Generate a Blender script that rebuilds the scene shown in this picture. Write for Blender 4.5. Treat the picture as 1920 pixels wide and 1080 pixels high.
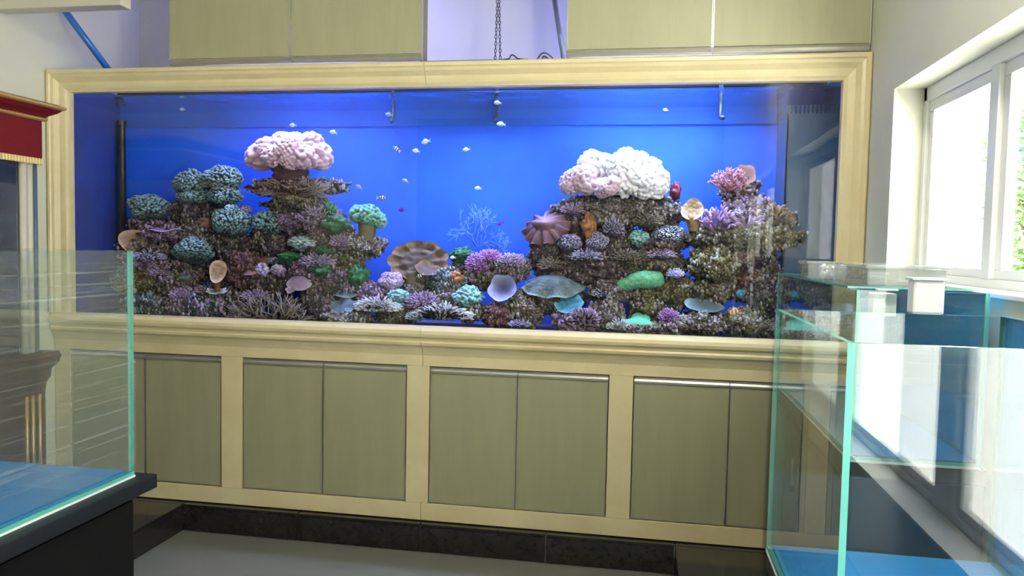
import bpy, bmesh, math, random
import numpy as np
from mathutils import Vector, Matrix, noise as mnoise

# ------------------------------------------------------------------ scene, camera, world, lights
for o in list(bpy.data.objects):
    bpy.data.objects.remove(o, do_unlink=True)
SC = bpy.context.scene
COL = SC.collection

CAM_F = 1442.92                                   # focal length in pixels of the 1920 x 1080 frame
CAM_P = np.array([2.989, -3.6116, 1.5091])
def _axes(yaw, pitch, roll):
    cy, sy, cp, sp = math.cos(yaw), math.sin(yaw), math.cos(pitch), math.sin(pitch)
    f = np.array([sy*cp, cy*cp, sp]); r = np.array([cy, -sy, 0.0]); u = np.cross(r, f)
    c, s = math.cos(roll), math.sin(roll)
    return c*r + s*u, -s*r + c*u, f
CR, CU, CF = _axes(math.radians(-9.78708), math.radians(-3.1505), math.radians(1.15449))
cam_data = bpy.data.cameras.new('camera')
cam = bpy.data.objects.new('camera', cam_data)
COL.objects.link(cam)
cam_data.sensor_width = 36.0
cam_data.lens = CAM_F / 1920.0 * 36.0
cam_data.clip_start = 0.02
m = Matrix.Identity(4)
for i in range(3):
    m[i][0], m[i][1], m[i][2], m[i][3] = CR[i], CU[i], -CF[i], CAM_P[i]
cam.matrix_world = m
SC.camera = cam

SC.view_settings.view_transform = 'Standard'
SC.view_settings.look = 'None'
SC.view_settings.exposure = -0.19
SC.view_settings.gamma = 1.0
SC.view_settings.use_curve_mapping = False
SC.cycles.max_bounces = 10
SC.cycles.diffuse_bounces = 5
SC.cycles.glossy_bounces = 6
SC.cycles.transparent_max_bounces = 40
SC.cycles.sample_clamp_indirect = 14.0

world = bpy.data.worlds.new('world'); SC.world = world
world.use_nodes = True
wn = world.node_tree.nodes; wn.clear()
w_out = wn.new('ShaderNodeOutputWorld'); w_bg = wn.new('ShaderNodeBackground')
w_bg.inputs['Color'].default_value = (1.0, 0.985, 0.93, 1)
w_bg.inputs['Strength'].default_value = 11.0
world.node_tree.links.new(w_bg.outputs[0], w_out.inputs[0])

sun = bpy.data.lights.new('sun', 'SUN'); sun.energy = 120.0; sun.angle = math.radians(0.6); sun.color = (1.0, 0.97, 0.90)
sun_o = bpy.data.objects.new('sun', sun); COL.objects.link(sun_o)
sun_o.rotation_euler = Vector((-0.05, 0.6, -0.8)).to_track_quat('-Z', 'Y').to_euler()

def area_light(name, loc, rot, sx, sy, power, color, parent=None, portal=False, spread=180):
    l = bpy.data.lights.new(name, 'AREA'); l.shape = 'RECTANGLE'; l.size = sx; l.size_y = sy
    l.energy = power; l.color = color; l.spread = math.radians(spread)
    o = bpy.data.objects.new(name, l); COL.objects.link(o)
    o.location = loc; o.rotation_euler = rot
    if portal: l.cycles.is_portal = True
    if parent is not None:
        o.parent = parent; o.location = Vector(loc) - parent.location
    return o
# sky portals in the two window openings of the right-hand wall
area_light('window_portal', (4.10, -1.1, 1.78), (0, math.radians(90), 0), 0.75, 1.5, 1, (1, 1, 1), portal=True)
area_light('window_portal', (4.10, -3.685, 1.376), (0, math.radians(90), 0), 1.55, 2.53, 1, (1, 1, 1), portal=True)

# ------------------------------------------------------------------ helpers
def at(px, py, Y):
    """point on the plane y = Y seen at pixel (px, py)"""
    d = CF + (px-960)/CAM_F*CR - (py-540)/CAM_F*CU
    return CAM_P + d*(Y-CAM_P[1])/d[1]
def scale_at(px, py, Y):
    return float(np.linalg.norm(at(px+1, py, Y)-at(px, py, Y))), float(np.linalg.norm(at(px, py+1, Y)-at(px, py, Y)))

MATS = {}
def nmat(name):
    mt = bpy.data.materials.new(name); mt.use_nodes = True
    nt = mt.node_tree; nt.nodes.clear()
    out = nt.nodes.new('ShaderNodeOutputMaterial')
    MATS[name] = mt
    return mt, nt, out
def pbr(name, col, rough=0.5, metal=0.0, spec=0.5, noise=None, bump=None, col2=None, stretch=None, coat=0.0):
    mt, nt, out = nmat(name)
    b = nt.nodes.new('ShaderNodeBsdfPrincipled')
    b.inputs['Base Color'].default_value = (*col, 1)
    b.inputs['Roughness'].default_value = rough
    b.inputs['Metallic'].default_value = metal
    b.inputs['Specular IOR Level'].default_value = spec
    b.inputs['Coat Weight'].default_value = coat
    nt.links.new(b.outputs[0], out.inputs[0])
    if noise or bump:
        tc = nt.nodes.new('ShaderNodeNewGeometry')
        mp = nt.nodes.new('ShaderNodeMapping')
        nt.links.new(tc.outputs['Position'], mp.inputs['Vector'])
        if stretch: mp.inputs['Scale'].default_value = stretch
    if noise:
        n = nt.nodes.new('ShaderNodeTexNoise'); n.inputs['Scale'].default_value = noise
        n.inputs['Detail'].default_value = 6; n.inputs['Roughness'].default_value = 0.65
        nt.links.new(mp.outputs[0], n.inputs['Vector'])
        r = nt.nodes.new('ShaderNodeValToRGB')
        r.color_ramp.elements[0].position = 0.35; r.color_ramp.elements[1].position = 0.68
        r.color_ramp.elements[0].color = (*(col2 or tuple(c*0.8 for c in col)), 1)
        r.color_ramp.elements[1].color = (*col, 1)
        nt.links.new(n.outputs['Fac'], r.inputs[0]); nt.links.new(r.outputs[0], b.inputs['Base Color'])
    if bump:
        n2 = nt.nodes.new('ShaderNodeTexNoise'); n2.inputs['Scale'].default_value = bump[0]; n2.inputs['Detail'].default_value = 4
        nt.links.new(mp.outputs[0], n2.inputs['Vector'])
        bm_ = nt.nodes.new('ShaderNodeBump'); bm_.inputs['Strength'].default_value = bump[1]; bm_.inputs['Distance'].default_value = bump[2]
        nt.links.new(n2.outputs['Fac'], bm_.inputs['Height']); nt.links.new(bm_.outputs[0], b.inputs['Normal'])
    return mt
def glass(name, tint, f0=0.04, haze=0.0, hazecol=(0.7, 0.75, 0.72), rough=0.0):
    """clear sheet: transparent with Schlick reflection, optionally a little surface haze"""
    mt, nt, out = nmat(name)
    t = nt.nodes.new('ShaderNodeBsdfTransparent'); t.inputs[0].default_value = (*tint, 1)
    g = nt.nodes.new('ShaderNodeBsdfGlossy'); g.inputs['Roughness'].default_value = rough
    lw = nt.nodes.new('ShaderNodeLayerWeight'); lw.inputs['Blend'].default_value = 0.5
    pw = nt.nodes.new('ShaderNodeMath'); pw.operation = 'POWER'; pw.inputs[1].default_value = 5
    ma = nt.nodes.new('ShaderNodeMath'); ma.operation = 'MULTIPLY_ADD'; ma.inputs[1].default_value = 0.9-f0; ma.inputs[2].default_value = f0
    nt.links.new(lw.outputs['Facing'], pw.inputs[0]); nt.links.new(pw.outputs[0], ma.inputs[0])
    mx = nt.nodes.new('ShaderNodeMixShader')
    nt.links.new(ma.outputs[0], mx.inputs[0]); nt.links.new(t.outputs[0], mx.inputs[1]); nt.links.new(g.outputs[0], mx.inputs[2])
    if haze:
        d = nt.nodes.new('ShaderNodeBsdfDiffuse'); d.inputs[0].default_value = (*hazecol, 1)
        m2 = nt.nodes.new('ShaderNodeMixShader'); m2.inputs[0].default_value = haze
        nt.links.new(mx.outputs[0], m2.inputs[1]); nt.links.new(d.outputs[0], m2.inputs[2]); mx = m2
    nt.links.new(mx.outputs[0], out.inputs[0])
    return mt
def emit(name, col, strength):
    mt, nt, out = nmat(name)
    e = nt.nodes.new('ShaderNodeEmission'); e.inputs[0].default_value = (*col, 1); e.inputs[1].default_value = strength
    nt.links.new(e.outputs[0], out.inputs[0]); return mt

def thing(name, loc, label=None, cat=None, group=None, kind=None):
    o = bpy.data.objects.new(name, None); COL.objects.link(o); o.location = loc
    o.empty_display_size = 0.05
    return tag(o, label, cat, group, kind)
def tag(o, label=None, cat=None, group=None, kind=None):
    if label: o['label'] = label
    if cat: o['category'] = cat
    if group: o['group'] = group
    if kind: o['kind'] = kind
    return o
def wloc(o):
    v = Vector((0, 0, 0))
    while o is not None:
        v += o.location; o = o.parent
    return v

class MB:
    """collects shapes in world coordinates and links them as one mesh object"""
    def __init__(s): s.v, s.f, s.mi = [], [], []
    def add(s, V, F, mi=0):
        o = len(s.v); s.v.extend([tuple(map(float, p)) for p in V]); s.f.extend([tuple(int(i)+o for i in q) for q in F]); s.mi.extend([mi]*len(F)); return s
    def box(s, x0, x1, y0, y1, z0, z1, bev=0.0, mi=0):
        x0, x1 = min(x0, x1), max(x0, x1); y0, y1 = min(y0, y1), max(y0, y1); z0, z1 = min(z0, z1), max(z0, z1)
        if bev <= 0:
            V = [(x, y, z) for z in (z0, z1) for y in (y0, y1) for x in (x0, x1)]
            return s.add(V, [(0, 2, 3, 1), (4, 5, 7, 6), (0, 1, 5, 4), (2, 6, 7, 3), (0, 4, 6, 2), (1, 3, 7, 5)], mi)
        bm = bmesh.new(); bmesh.ops.create_cube(bm, size=1)
        for v in bm.verts: v.co = Vector(((x0+x1)/2+v.co.x*(x1-x0), (y0+y1)/2+v.co.y*(y1-y0), (z0+z1)/2+v.co.z*(z1-z0)))
        bmesh.ops.bevel(bm, geom=bm.edges[:], offset=min(bev, 0.45*min(x1-x0, y1-y0, z1-z0)), segments=2, affect='EDGES', profile=0.6)
        bm.verts.index_update(); s.add([v.co for v in bm.verts], [[v.index for v in f.verts] for f in bm.faces], mi); bm.free(); return s
    def tube(s, pts, r, n=8, mi=0, caps=True):
        pts = [Vector(p) for p in pts]; rr = r if isinstance(r, (list, tuple)) else [r]*len(pts)
        V, F = [], []; prev = None
        for i, p in enumerate(pts):
            t = (pts[min(i+1, len(pts)-1)]-pts[max(i-1, 0)]).normalized()
            a = prev if prev is not None else (Vector((0, 0, 1)) if abs(t.z) < 0.9 else Vector((1, 0, 0)))
            a = (a - t*a.dot(t)).normalized(); prev = a; b = t.cross(a)
            for k in range(n):
                an = 2*math.pi*k/n; V.append(p + (a*math.cos(an)+b*math.sin(an))*rr[i])
        for i in range(len(pts)-1):
            for k in range(n): F.append((i*n+k, i*n+(k+1) % n, (i+1)*n+(k+1) % n, (i+1)*n+k))
        if caps: F.append(tuple(reversed(range(n)))); F.append(tuple(range((len(pts)-1)*n, len(pts)*n)))
        return s.add(V, F, mi)
    def sweep(s, prof, path, closed=False, mi=0):
        """prof: list of (a, b); path: function i -> list of points for each station"""
        n = len(prof); V = []; F = []
        for st in path: V.extend(st)
        for i in range(len(path)-1):
            for k in range(n-1): F.append((i*n+k, (i+1)*n+k, (i+1)*n+k+1, i*n+k+1))
        F.append(tuple(range(n))); F.append(tuple(reversed(range((len(path)-1)*n, len(path)*n))))
        return s.add(V, F, mi)
    def build(s, name, mats, parent=None, smooth=False, loc=None, flip=False):
        if not isinstance(mats, (list, tuple)): mats = [mats]
        base = wloc(parent) if parent is not None else Vector(loc or (0, 0, 0))
        me = bpy.data.meshes.new(name)
        me.from_pydata([(p[0]-base.x, p[1]-base.y, p[2]-base.z) for p in s.v], [], s.f)
        for mt in mats: me.materials.append(MATS[mt])
        me.polygons.foreach_set('material_index', s.mi)
        bm = bmesh.new(); bm.from_mesh(me); bmesh.ops.recalc_face_normals(bm, faces=bm.faces[:]); bm.to_mesh(me); bm.free()
        if smooth: me.polygons.foreach_set('use_smooth', [True]*len(me.polygons))
        me.update()
        o = bpy.data.objects.new(name, me); COL.objects.link(o)
        if parent is not None: o.parent = parent
        else: o.location = base
        return o
def struct(o, label=None): return tag(o, label, None, None, 'structure')

# ------------------------------------------------------------------ materials
pbr('wall_paint', (0.67, 0.675, 0.565), 0.85, noise=3.0, col2=(0.64, 0.645, 0.54))
pbr('ceiling_paint', (0.80, 0.80, 0.77), 0.9)
pbr('floor_tile', (0.18, 0.183, 0.16), 0.28, noise=2.2, col2=(0.165, 0.168, 0.148))
pbr('granite', (0.012, 0.012, 0.012), 0.12, noise=40, col2=(0.02, 0.018, 0.016))
pbr('grout', (0.22, 0.21, 0.2), 0.8)
pbr('marble', (0.75, 0.655, 0.405), 0.32, noise=3.5, col2=(0.67, 0.56, 0.32), bump=(60, 0.02, 0.002))
pbr('marble_fleck', (0.50, 0.36, 0.18), 0.35)
pbr('door_laminate', (0.355, 0.348, 0.215), 0.42, noise=14, col2=(0.325, 0.318, 0.195), stretch=(1, 1, 0.12))
pbr('aluminium', (0.55, 0.54, 0.49), 0.35, metal=0.75)
pbr('cabinet_carcass', (0.22, 0.20, 0.13), 0.6)
pbr('dark_gap', (0.02, 0.018, 0.015), 0.8)
pbr('black_rim', (0.02, 0.02, 0.025), 0.4)
pbr('blue_panel', (0.012, 0.145, 0.92), 0.6, noise=1.6, col2=(0.010, 0.105, 0.80))
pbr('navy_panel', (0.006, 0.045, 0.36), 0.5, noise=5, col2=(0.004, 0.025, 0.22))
pbr('shade_band_blue', (0.013, 0.125, 0.68), 0.5, noise=2.0, col2=(0.011, 0.09, 0.48))  # darker blue for the painted shade along the back panel's top
pbr('overflow_panel', (0.012, 0.06, 0.15), 0.25)
pbr('tank_sand', (0.10, 0.10, 0.16), 0.9, noise=60, col2=(0.05, 0.05, 0.09), bump=(150, 0.5, 0.004))
pbr('black_plastic', (0.012, 0.012, 0.014), 0.35)
pbr('grey_plastic', (0.26, 0.28, 0.30), 0.45)
pbr('nozzle', (0.05, 0.08, 0.13), 0.4)
pbr('shade_paint', (0.30, 0.28, 0.24), 0.9)
pbr('blue_pipe', (0.02, 0.13, 0.42), 0.3)
pbr('white_pvc', (0.80, 0.80, 0.78), 0.35)
pbr('maroon', (0.13, 0.006, 0.008), 0.7, spec=0.2, noise=20, col2=(0.11, 0.005, 0.007))
pbr('gold', (0.55, 0.36, 0.10), 0.35, metal=0.6)
pbr('fringe_gold', (0.80, 0.66, 0.30), 0.5)
pbr('navy', (0.006, 0.014, 0.05), 0.18)
pbr('cream_gloss', (0.60, 0.57, 0.48), 0.35)
pbr('grey_blue', (0.07, 0.12, 0.17), 0.4)
pbr('brown_wood', (0.045, 0.018, 0.012), 0.4, noise=9, col2=(0.03, 0.012, 0.008), stretch=(1, 1, 0.2))
pbr('stand_black', (0.004, 0.004, 0.005), 0.55, spec=0.2)
pbr('stand_top', (0.010, 0.013, 0.018), 0.5, spec=0.3)
pbr('blue_mat', (0.02, 0.23, 0.60), 0.3)
pbr('blue_film', (0.09, 0.42, 0.85), 0.4)
pbr('white_foam', (0.80, 0.82, 0.80), 0.6)
pbr('white_card', (0.85, 0.85, 0.84), 0.55)
pbr('glass_edge', (0.12, 0.44, 0.39), 0.1, spec=0.8)
pbr('concrete', (0.60, 0.60, 0.57), 0.9)
pbr('bark', (0.12, 0.08, 0.05), 0.9)
pbr('leaf', (0.10, 0.22, 0.05), 0.6)
glass('glass_clear', (0.955, 0.985, 0.975), f0=0.062)
glass('glass_front', (0.985, 0.99, 1.0), f0=0.035)
glass('window_glass', (0.97, 0.98, 0.98))
glass('acrylic', (0.90, 0.90, 0.90), f0=0.16, haze=0.16)

# stretch film: streaky haze
mt, nt, out = nmat('stretch_film')
gt = nt.nodes.new('ShaderNodeNewGeometry'); mp = nt.nodes.new('ShaderNodeMapping')
mp.inputs['Rotation'].default_value = (math.radians(22), 0, 0); mp.inputs['Scale'].default_value = (2, 1.3, 110)
nz = nt.nodes.new('ShaderNodeTexNoise'); nz.inputs['Scale'].default_value = 1.0; nz.inputs['Detail'].default_value = 3
rp = nt.nodes.new('ShaderNodeValToRGB'); rp.color_ramp.elements[0].position = 0.55; rp.color_ramp.elements[1].position = 0.80
rp.color_ramp.elements[0].color = (0.07, 0.07, 0.07, 1); rp.color_ramp.elements[1].color = (0.34, 0.34, 0.34, 1)
tr = nt.nodes.new('ShaderNodeBsdfTransparent'); df = nt.nodes.new('ShaderNodeBsdfPrincipled')
df.inputs['Base Color'].default_value = (0.6, 0.62, 0.6, 1); df.inputs['Roughness'].default_value = 0.3
mx = nt.nodes.new('ShaderNodeMixShader')
nt.links.new(gt.outputs['Position'], mp.inputs['Vector']); nt.links.new(mp.outputs[0], nz.inputs['Vector'])
nt.links.new(nz.outputs['Fac'], rp.inputs[0]); nt.links.new(rp.outputs[0], mx.inputs[0])
nt.links.new(tr.outputs[0], mx.inputs[1]); nt.links.new(df.outputs[0], mx.inputs[2]); nt.links.new(mx.outputs[0], out.inputs[0])

# water surface: transparent from above, mirror at grazing angles from below
mt, nt, out = nmat('water')
fr = nt.nodes.new('ShaderNodeFresnel'); fr.inputs['IOR'].default_value = 1.33
tr = nt.nodes.new('ShaderNodeBsdfTransparent'); tr.inputs[0].default_value = (0.93, 0.97, 1, 1)
gl = nt.nodes.new('ShaderNodeBsdfGlossy'); gl.inputs['Roughness'].default_value = 0.06; gl.inputs['Color'].default_value = (0.75, 0.85, 0.95, 1)
mx = nt.nodes.new('ShaderNodeMixShader')
gt = nt.nodes.new('ShaderNodeNewGeometry'); nz = nt.nodes.new('ShaderNodeTexNoise'); nz.inputs['Scale'].default_value = 9; nz.inputs['Detail'].default_value = 2
bp = nt.nodes.new('ShaderNodeBump'); bp.inputs['Strength'].default_value = 0.35; bp.inputs['Distance'].default_value = 0.03
nt.links.new(gt.outputs['Position'], nz.inputs['Vector']); nt.links.new(nz.outputs['Fac'], bp.inputs['Height'])
nt.links.new(bp.outputs[0], gl.inputs['Normal'])
nt.links.new(fr.outputs[0], mx.inputs[0]); nt.links.new(tr.outputs[0], mx.inputs[1]); nt.links.new(gl.outputs[0], mx.inputs[2]); nt.links.new(mx.outputs[0], out.inputs[0])

# ------------------------------------------------------------------ room shell
XL, XR, YB, YF, ZC = -0.11, 3.93, 0.72, -6.5, 3.2
struct(MB().box(XL-0.2, XR+0.2, YF-0.2, YB+0.2, -0.12, 0.0).build('floor', 'floor_tile'), 'grey polished stone floor')
struct(MB().box(XL-0.2, XR+0.2, YF-0.2, YB+0.2, ZC, ZC+0.1).build('ceiling', 'ceiling_paint'), 'white painted ceiling')
struct(MB().box(XL-0.2, XL, YF, YB+0.2, 0, ZC).build('wall_left', 'wall_paint'), 'cream painted side wall behind the maroon canopy aquarium')
struct(MB().box(XL-0.2, XR+0.2, YB, YB+0.15, 0, ZC).build('wall_back', 'wall_paint'), 'cream wall above and behind the reef aquarium')
struct(MB().box(XL-0.2, XR+0.2, YF-0.15, YF, 0, ZC).build('wall_front', 'shade_paint'), 'taupe wall opposite the reef aquarium')
# right wall with two openings
W1 = (-1.85, -0.35, 1.405, 2.152)
W2 = (-4.95, -2.42, 0.60, 2.152)
rw = MB(); XO = XR+0.22
rw.box(XR, XO, W1[1], YB+0.2, 0, ZC).box(XR, XO, W1[0], W1[1], 0, W1[2]).box(XR, XO, W1[0], W1[1], W1[3], ZC)
rw.box(XR, XO, W2[1], W1[0], 0, ZC).box(XR, XO, W2[0], W2[1], 0, W2[2]).box(XR, XO, W2[0], W2[1], W2[3], ZC).box(XR, XO, YF, W2[0], 0, ZC)
struct(rw.build('wall_right', 'wall_paint'), 'cream painted wall with white framed windows')
def window(name, W, mulls, label, mh=0.03):
    y0, y1, z0, z1 = W; x0, x1 = XR+0.11, XR+0.16; fw = 0.055
    t = thing(name, (XR+0.135, (y0+y1)/2, z0)); struct(t, label)
    fr = MB()
    fr.box(x0, x1, y0, y1, z0, z0+0.03, 0.004).box(x0, x1, y0, y1, z1-fw, z1, 0.004).box(x0, x1, y0, y0+fw, z0, z1, 0.004).box(x0, x1, y1-0.035, y1, z0, z1, 0.004)
    fr.build('window_frame', 'white_pvc', t)
    ys = [y1-0.035] + list(mulls) + [y0+fw]
    edges = []
    for k, mc in enumerate(mulls):
        MB().box(x0-0.004, x1, mc-mh, mc+mh, z0+0.03, z1-fw, 0.004).build('mullion', 'white_pvc', t)
    tops = [y1-0.035] + [mc-mh for mc in mulls]; bots = [mc+mh for mc in mulls] + [y0+fw]
    for a, b in zip(tops, bots):
        s = MB(); sw = 0.042
        s.box(x0+0.012, x1-0.008, b, a, z0+0.03, z0+0.03+0.03, 0.003).box(x0+0.012, x1-0.008, b, a, z1-fw-sw, z1-fw, 0.003)
        s.box(x0+0.012, x1-0.008, b, b+sw, z0+0.06, z1-fw-sw, 0.003).box(x0+0.012, x1-0.008, a-sw, a, z0+0.06, z1-fw-sw, 0.003)
        so = s.build('sash', 'white_pvc', t)
        MB().box(x0+0.024, x0+0.03, b+sw, a-sw, z0+0.06, z1-fw-sw).build('pane', 'window_glass', so)
    MB().box(XR-0.012, x0, y0-0.02, y1, z0-0.012, z0+0.002, 0.003).build('window_sill', 'white_pvc', t)
window('window_1', W1, [-0.985], 'white framed window with two panes beside the reef aquarium')
window('window_2', W2, [-3.72], 'white framed low window farther along the same wall', 0.085)

# raised black granite kerb on three sides, faced with separate tiles
PZ = 0.14
def kerb(name, x0, x1, y0, y1, face, cuts, label):
    t = thing(name, ((x0+x1)/2, (y0+y1)/2, 0)); struct(t, label)
    MB().box(x0, x1, y0, y1, 0, PZ-0.012).build('kerb_core', 'grout', t)
    g = 0.0025
    for a, b in zip(cuts[:-1], cuts[1:]):
        if face == 'y-':
            MB().box(a+g, b-g, y0-0.010, y0, 0.002, PZ-0.014, 0.0015).build('tile', 'granite', t)
            MB().box(a+g, b-g, y0-0.010, y1, PZ-0.0115, PZ, 0.0015).build('tile', 'granite', t)
        elif face == 'x+':
            MB().box(x1, x1+0.010, a+g, b-g, 0.002, PZ-0.014, 0.0015).build('tile', 'granite', t)
            MB().box(x0, x1+0.010, a+g, b-g, PZ-0.0115, PZ, 0.0015).build('tile', 'granite', t)
        else:
            MB().box(x0-0.010, x0, a+g, b-g, 0.002, PZ-0.014, 0.0015).build('tile', 'granite', t)
            MB().box(x0-0.010, x1, a+g, b-g, PZ-0.0115, PZ, 0.0015).build('tile', 'granite', t)
    return t
kerb('trim_1', XL, XR, -0.031, YB, 'y-', [XL, 0.66, 1.30, 1.94, 2.56, 3.16, XR], 'black granite kerb under the reef aquarium')
kerb('trim_2', XL, 0.658, -5.0, -0.0415, 'x+', [-5.0, -4.1, -3.5, -2.9, -2.3, -1.7, -1.1, -0.5, -0.042], 'black granite kerb along the wall behind the film wrapped tank')
kerb('trim_3', 3.175, XR, -5.0, -0.0415, 'x-', [-5.0, -4.1, -3.5, -2.9, -2.3, -1.7, -1.1, -0.5, -0.042], 'black granite kerb under the window wall')

# cream board across the corner above the aquarium
b_end = at(225, 9, -0.36)
b = MB().box(XL, b_end[0], -0.36, -0.28, b_end[2], b_end[2]+0.12, 0.004)
struct(b.build('trim_4', 'cream_gloss', None), 'cream board fixed high in the corner')

# ------------------------------------------------------------------ stone surround of the reef aquarium
Z0, Z1 = 1.11, 2.26                   # glazed opening
X0, X1 = 0.0, 3.8186
OX0, OX1, OZ1 = -0.105, XR-0.003, 2.372
sur = thing('aquarium_surround', (1.91, 0.0, PZ), 'cream marble surround with moulded edges framing the big reef aquarium', 'surround')
prof = [(0.0, -0.05), (0.0, 0.040), (0.006, 0.046), (0.020, 0.046), (0.026, 0.040), (0.040, 0.036), (0.052, 0.026), (0.062, 0.018), (0.078, 0.016), (0.092, 0.012), (0.104, 0.003), (0.110, 0.0), (0.112, -0.03)]
def mould(path_pts):
    st = []
    for (ox, oz, ix, iz) in path_pts:      # outer corner, inner corner
        row = []
        for (u, v) in prof:
            t = min(u/0.112, 1)
            row.append((ox+(ix-ox)*t, -v, oz+(iz-oz)*t))
        st.append(row)
    return MB().sweep(prof, st)
XJ = 1.930                             # joint between two stone lengths
mould([(OX0, Z0, X0, Z0), (OX0, OZ1, X0, Z1)]).build('stone_moulding', 'marble', sur)
mould([(OX0, OZ1, X0, Z1), (XJ-0.001, OZ1, XJ-0.001, Z1)]).build('stone_moulding', 'marble', sur)
mould([(XJ+0.001, OZ1, XJ+0.001, Z1), (OX1, OZ1, X1, Z1)]).build('stone_moulding', 'marble', sur)
mould([(OX1, OZ1, X1, Z1), (OX1, Z0, X1, Z0)]).build('stone_moulding', 'marble', sur)
# sill moulding below the glass
sp = [(0.02, Z0), (-0.010, Z0), (-0.030, Z0-0.006), (-0.044, Z0-0.020), (-0.048, Z0-0.036), (-0.044, Z0-0.050), (-0.034, Z0-0.060), (-0.030, Z0-0.072), (-0.034, Z0-0.080), (-0.031, Z0-0.092), (-0.018, Z0-0.104), (-0.008, Z0-0.124), (0.0, Z0-0.145), (0.05, Z0-0.145)]
for a, c in ((OX0, XJ-0.001), (XJ+0.001, OX1)):
    MB().sweep(sp, [[(a, y, z) for y, z in sp], [(c, y, z) for y, z in sp]]).build('stone_sill', 'marble', sur)
# lower fascia: rails and stiles of flat stone round the cabinet doors
ZT, ZB, SB = 0.913, 0.230, PZ+0.005
bays = [(-0.015, 0.860), (0.973, 1.851), (1.964, 2.838), (2.950, 3.826)]
dep = 0.05
for a, c in ((OX0, XJ-0.001), (XJ+0.001, OX1)):
    MB().box(a, c, 0.0, dep, ZT, Z0-0.1452, 0.0015).build('stone_rail', 'marble', sur)
    MB().box(a, c, 0.0, dep, SB, ZB, 0.0015).build('stone_rail', 'marble', sur)
ed = [OX0] + [e for bb in bays for e in bb] + [OX1]
for a, c in zip(ed[0::2], ed[1::2]):
    if c-a > 0.02:
        MB().box(a, c, 0.0, dep, ZB+0.0004, ZT-0.0004, 0.0015).build('stone_stile', 'marble', sur)

# ------------------------------------------------------------------ base cabinets
def door(parent, x0, x1, z0, z1, y, strip, side):
    """door slab with aluminium edge trims and a handle strip along top or bottom"""
    hs = 0.030
    if strip == 'top': pz0, pz1, s0, s1 = z0, z1-hs, z1-hs, z1
    else: pz0, pz1, s0, s1 = z0+hs, z1, z0, z0+hs
    d = MB().box(x0+0.004, x1-0.004, y, y+0.018, pz0+0.003, pz1, 0.001).build('door', 'door_laminate', parent)
    e = MB()
    e.box(x0, x0+0.004, y-0.002, y+0.019, pz0, pz1).box(x1-0.004, x1, y-0.002, y+0.019, pz0, pz1).box(x0+0.004, x1-0.004, y-0.002, y+0.019, pz0 if strip == 'top' else pz1-0.003, pz0+0.003 if strip == 'top' else pz1)
    e.build('edge_trim', 'aluminium', d)
    h = MB()
    if strip == 'top':
        pr = [(y+0.018, s0), (y-0.004, s0), (y-0.006, s0+0.004), (y+0.004, s0+0.010), (y+0.008, s0+0.020), (y+0.000, s1-0.004), (y-0.003, s1), (y+0.018, s1)]
    else:
        pr = [(y+0.018, s1), (y-0.004, s1), (y-0.006, s1-0.004), (y+0.004, s1-0.010), (y+0.008, s1-0.020), (y+0.000, s0+0.004), (y-0.003, s0), (y+0.018, s0)]
    h.sweep(pr, [[(x0, a, c) for a, c in pr], [(x1, a, c) for a, c in pr]]).build('handle_strip', 'aluminium', d)
base_labels = ['pair of olive beige cabinet doors partly hidden by the film wrapped tank', 'pair of olive beige cabinet doors below the pink topped reef',
               'pair of olive beige cabinet doors below the white topped reef', 'pair of olive beige cabinet doors partly seen through the tank by the windows']
for (a, c), lab in zip(bays, base_labels):
    t = thing('base_cabinet', ((a+c)/2, 0.02, ZB), lab, 'cabinet', 'cabinets built into the stone base')
    MB().box(a+0.002, c-0.002, 0.030, 0.50, ZB+0.002, ZT-0.002).build('body', 'cabinet_carcass', t)
    md = (a+c)/2
    door(t, a+0.005, md-0.0015, ZB+0.005, ZT-0.005, 0.008, 'top', 0)
    door(t, md+0.0015, c-0.005, ZB+0.005, ZT-0.005, 0.008, 'top', 1)

# ------------------------------------------------------------------ hood cabinets over the tank
def hood(x0, xm, x1, lab):
    t = thing('hood_cabinet', ((x0+x1)/2, 0.02, 2.386), lab, 'cabinet', 'cabinets above the reef aquarium')
    zb, zt = 2.388, ZC-0.005
    bd = MB(); bd.box(x0, x0+0.016, 0.022, 0.09, zb, zt).box(x1-0.016, x1, 0.022, 0.09, zb, zt).box(x0+0.016, x1-0.016, 0.022, 0.46, zt-0.02, zt)
    bd.build('body', 'cabinet_carcass', t)
    door(t, x0+0.001, xm-0.0015, zb, zt, 0.002, 'bottom', 0)
    door(t, xm+0.0015, x1-0.001, zb, zt, 0.002, 'bottom', 1)
hood(0.572, 1.233, 1.905, 'pair of beige hood doors above the pink topped reef')
hood(2.597, 3.257, 3.926, 'pair of beige hood doors above the white topped reef')

# ------------------------------------------------------------------ the reef aquarium itself
TXL, TXR, TYB, TZB, TZT = -0.092, 3.86, 0.52, 1.085, 2.345
tank = thing('reef_aquarium', (1.9, 0.27, TZB), 'huge blue backed reef aquarium built into the wall', 'aquarium')
MB().box(TXL, TXR, 0.020, 0.034, TZB, TZT).build('front_glass', 'glass_front', tank)
MB().box(TXL, TXR, TYB, TYB+0.02, TZB, TZT).build('back_panel', 'blue_panel', tank)
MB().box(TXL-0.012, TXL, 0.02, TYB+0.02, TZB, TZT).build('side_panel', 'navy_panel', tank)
MB().box(TXR, TXR+0.012, 0.02, TYB+0.02, TZB, TZT).build('side_panel', 'overflow_panel', tank)
MB().box(TXL, TXR, 0.02, TYB+0.02, TZB-0.03, TZB).build('bottom_panel', 'tank_sand', tank)
MB().box(TXL, TXR, 0.06, 0.12, TZT, TZT+0.012, 0.002).box(TXL, TXR, TYB-0.03, TYB+0.02, TZT, TZT+0.012, 0.002).build('rim_brace', 'black_rim', tank)
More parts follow.
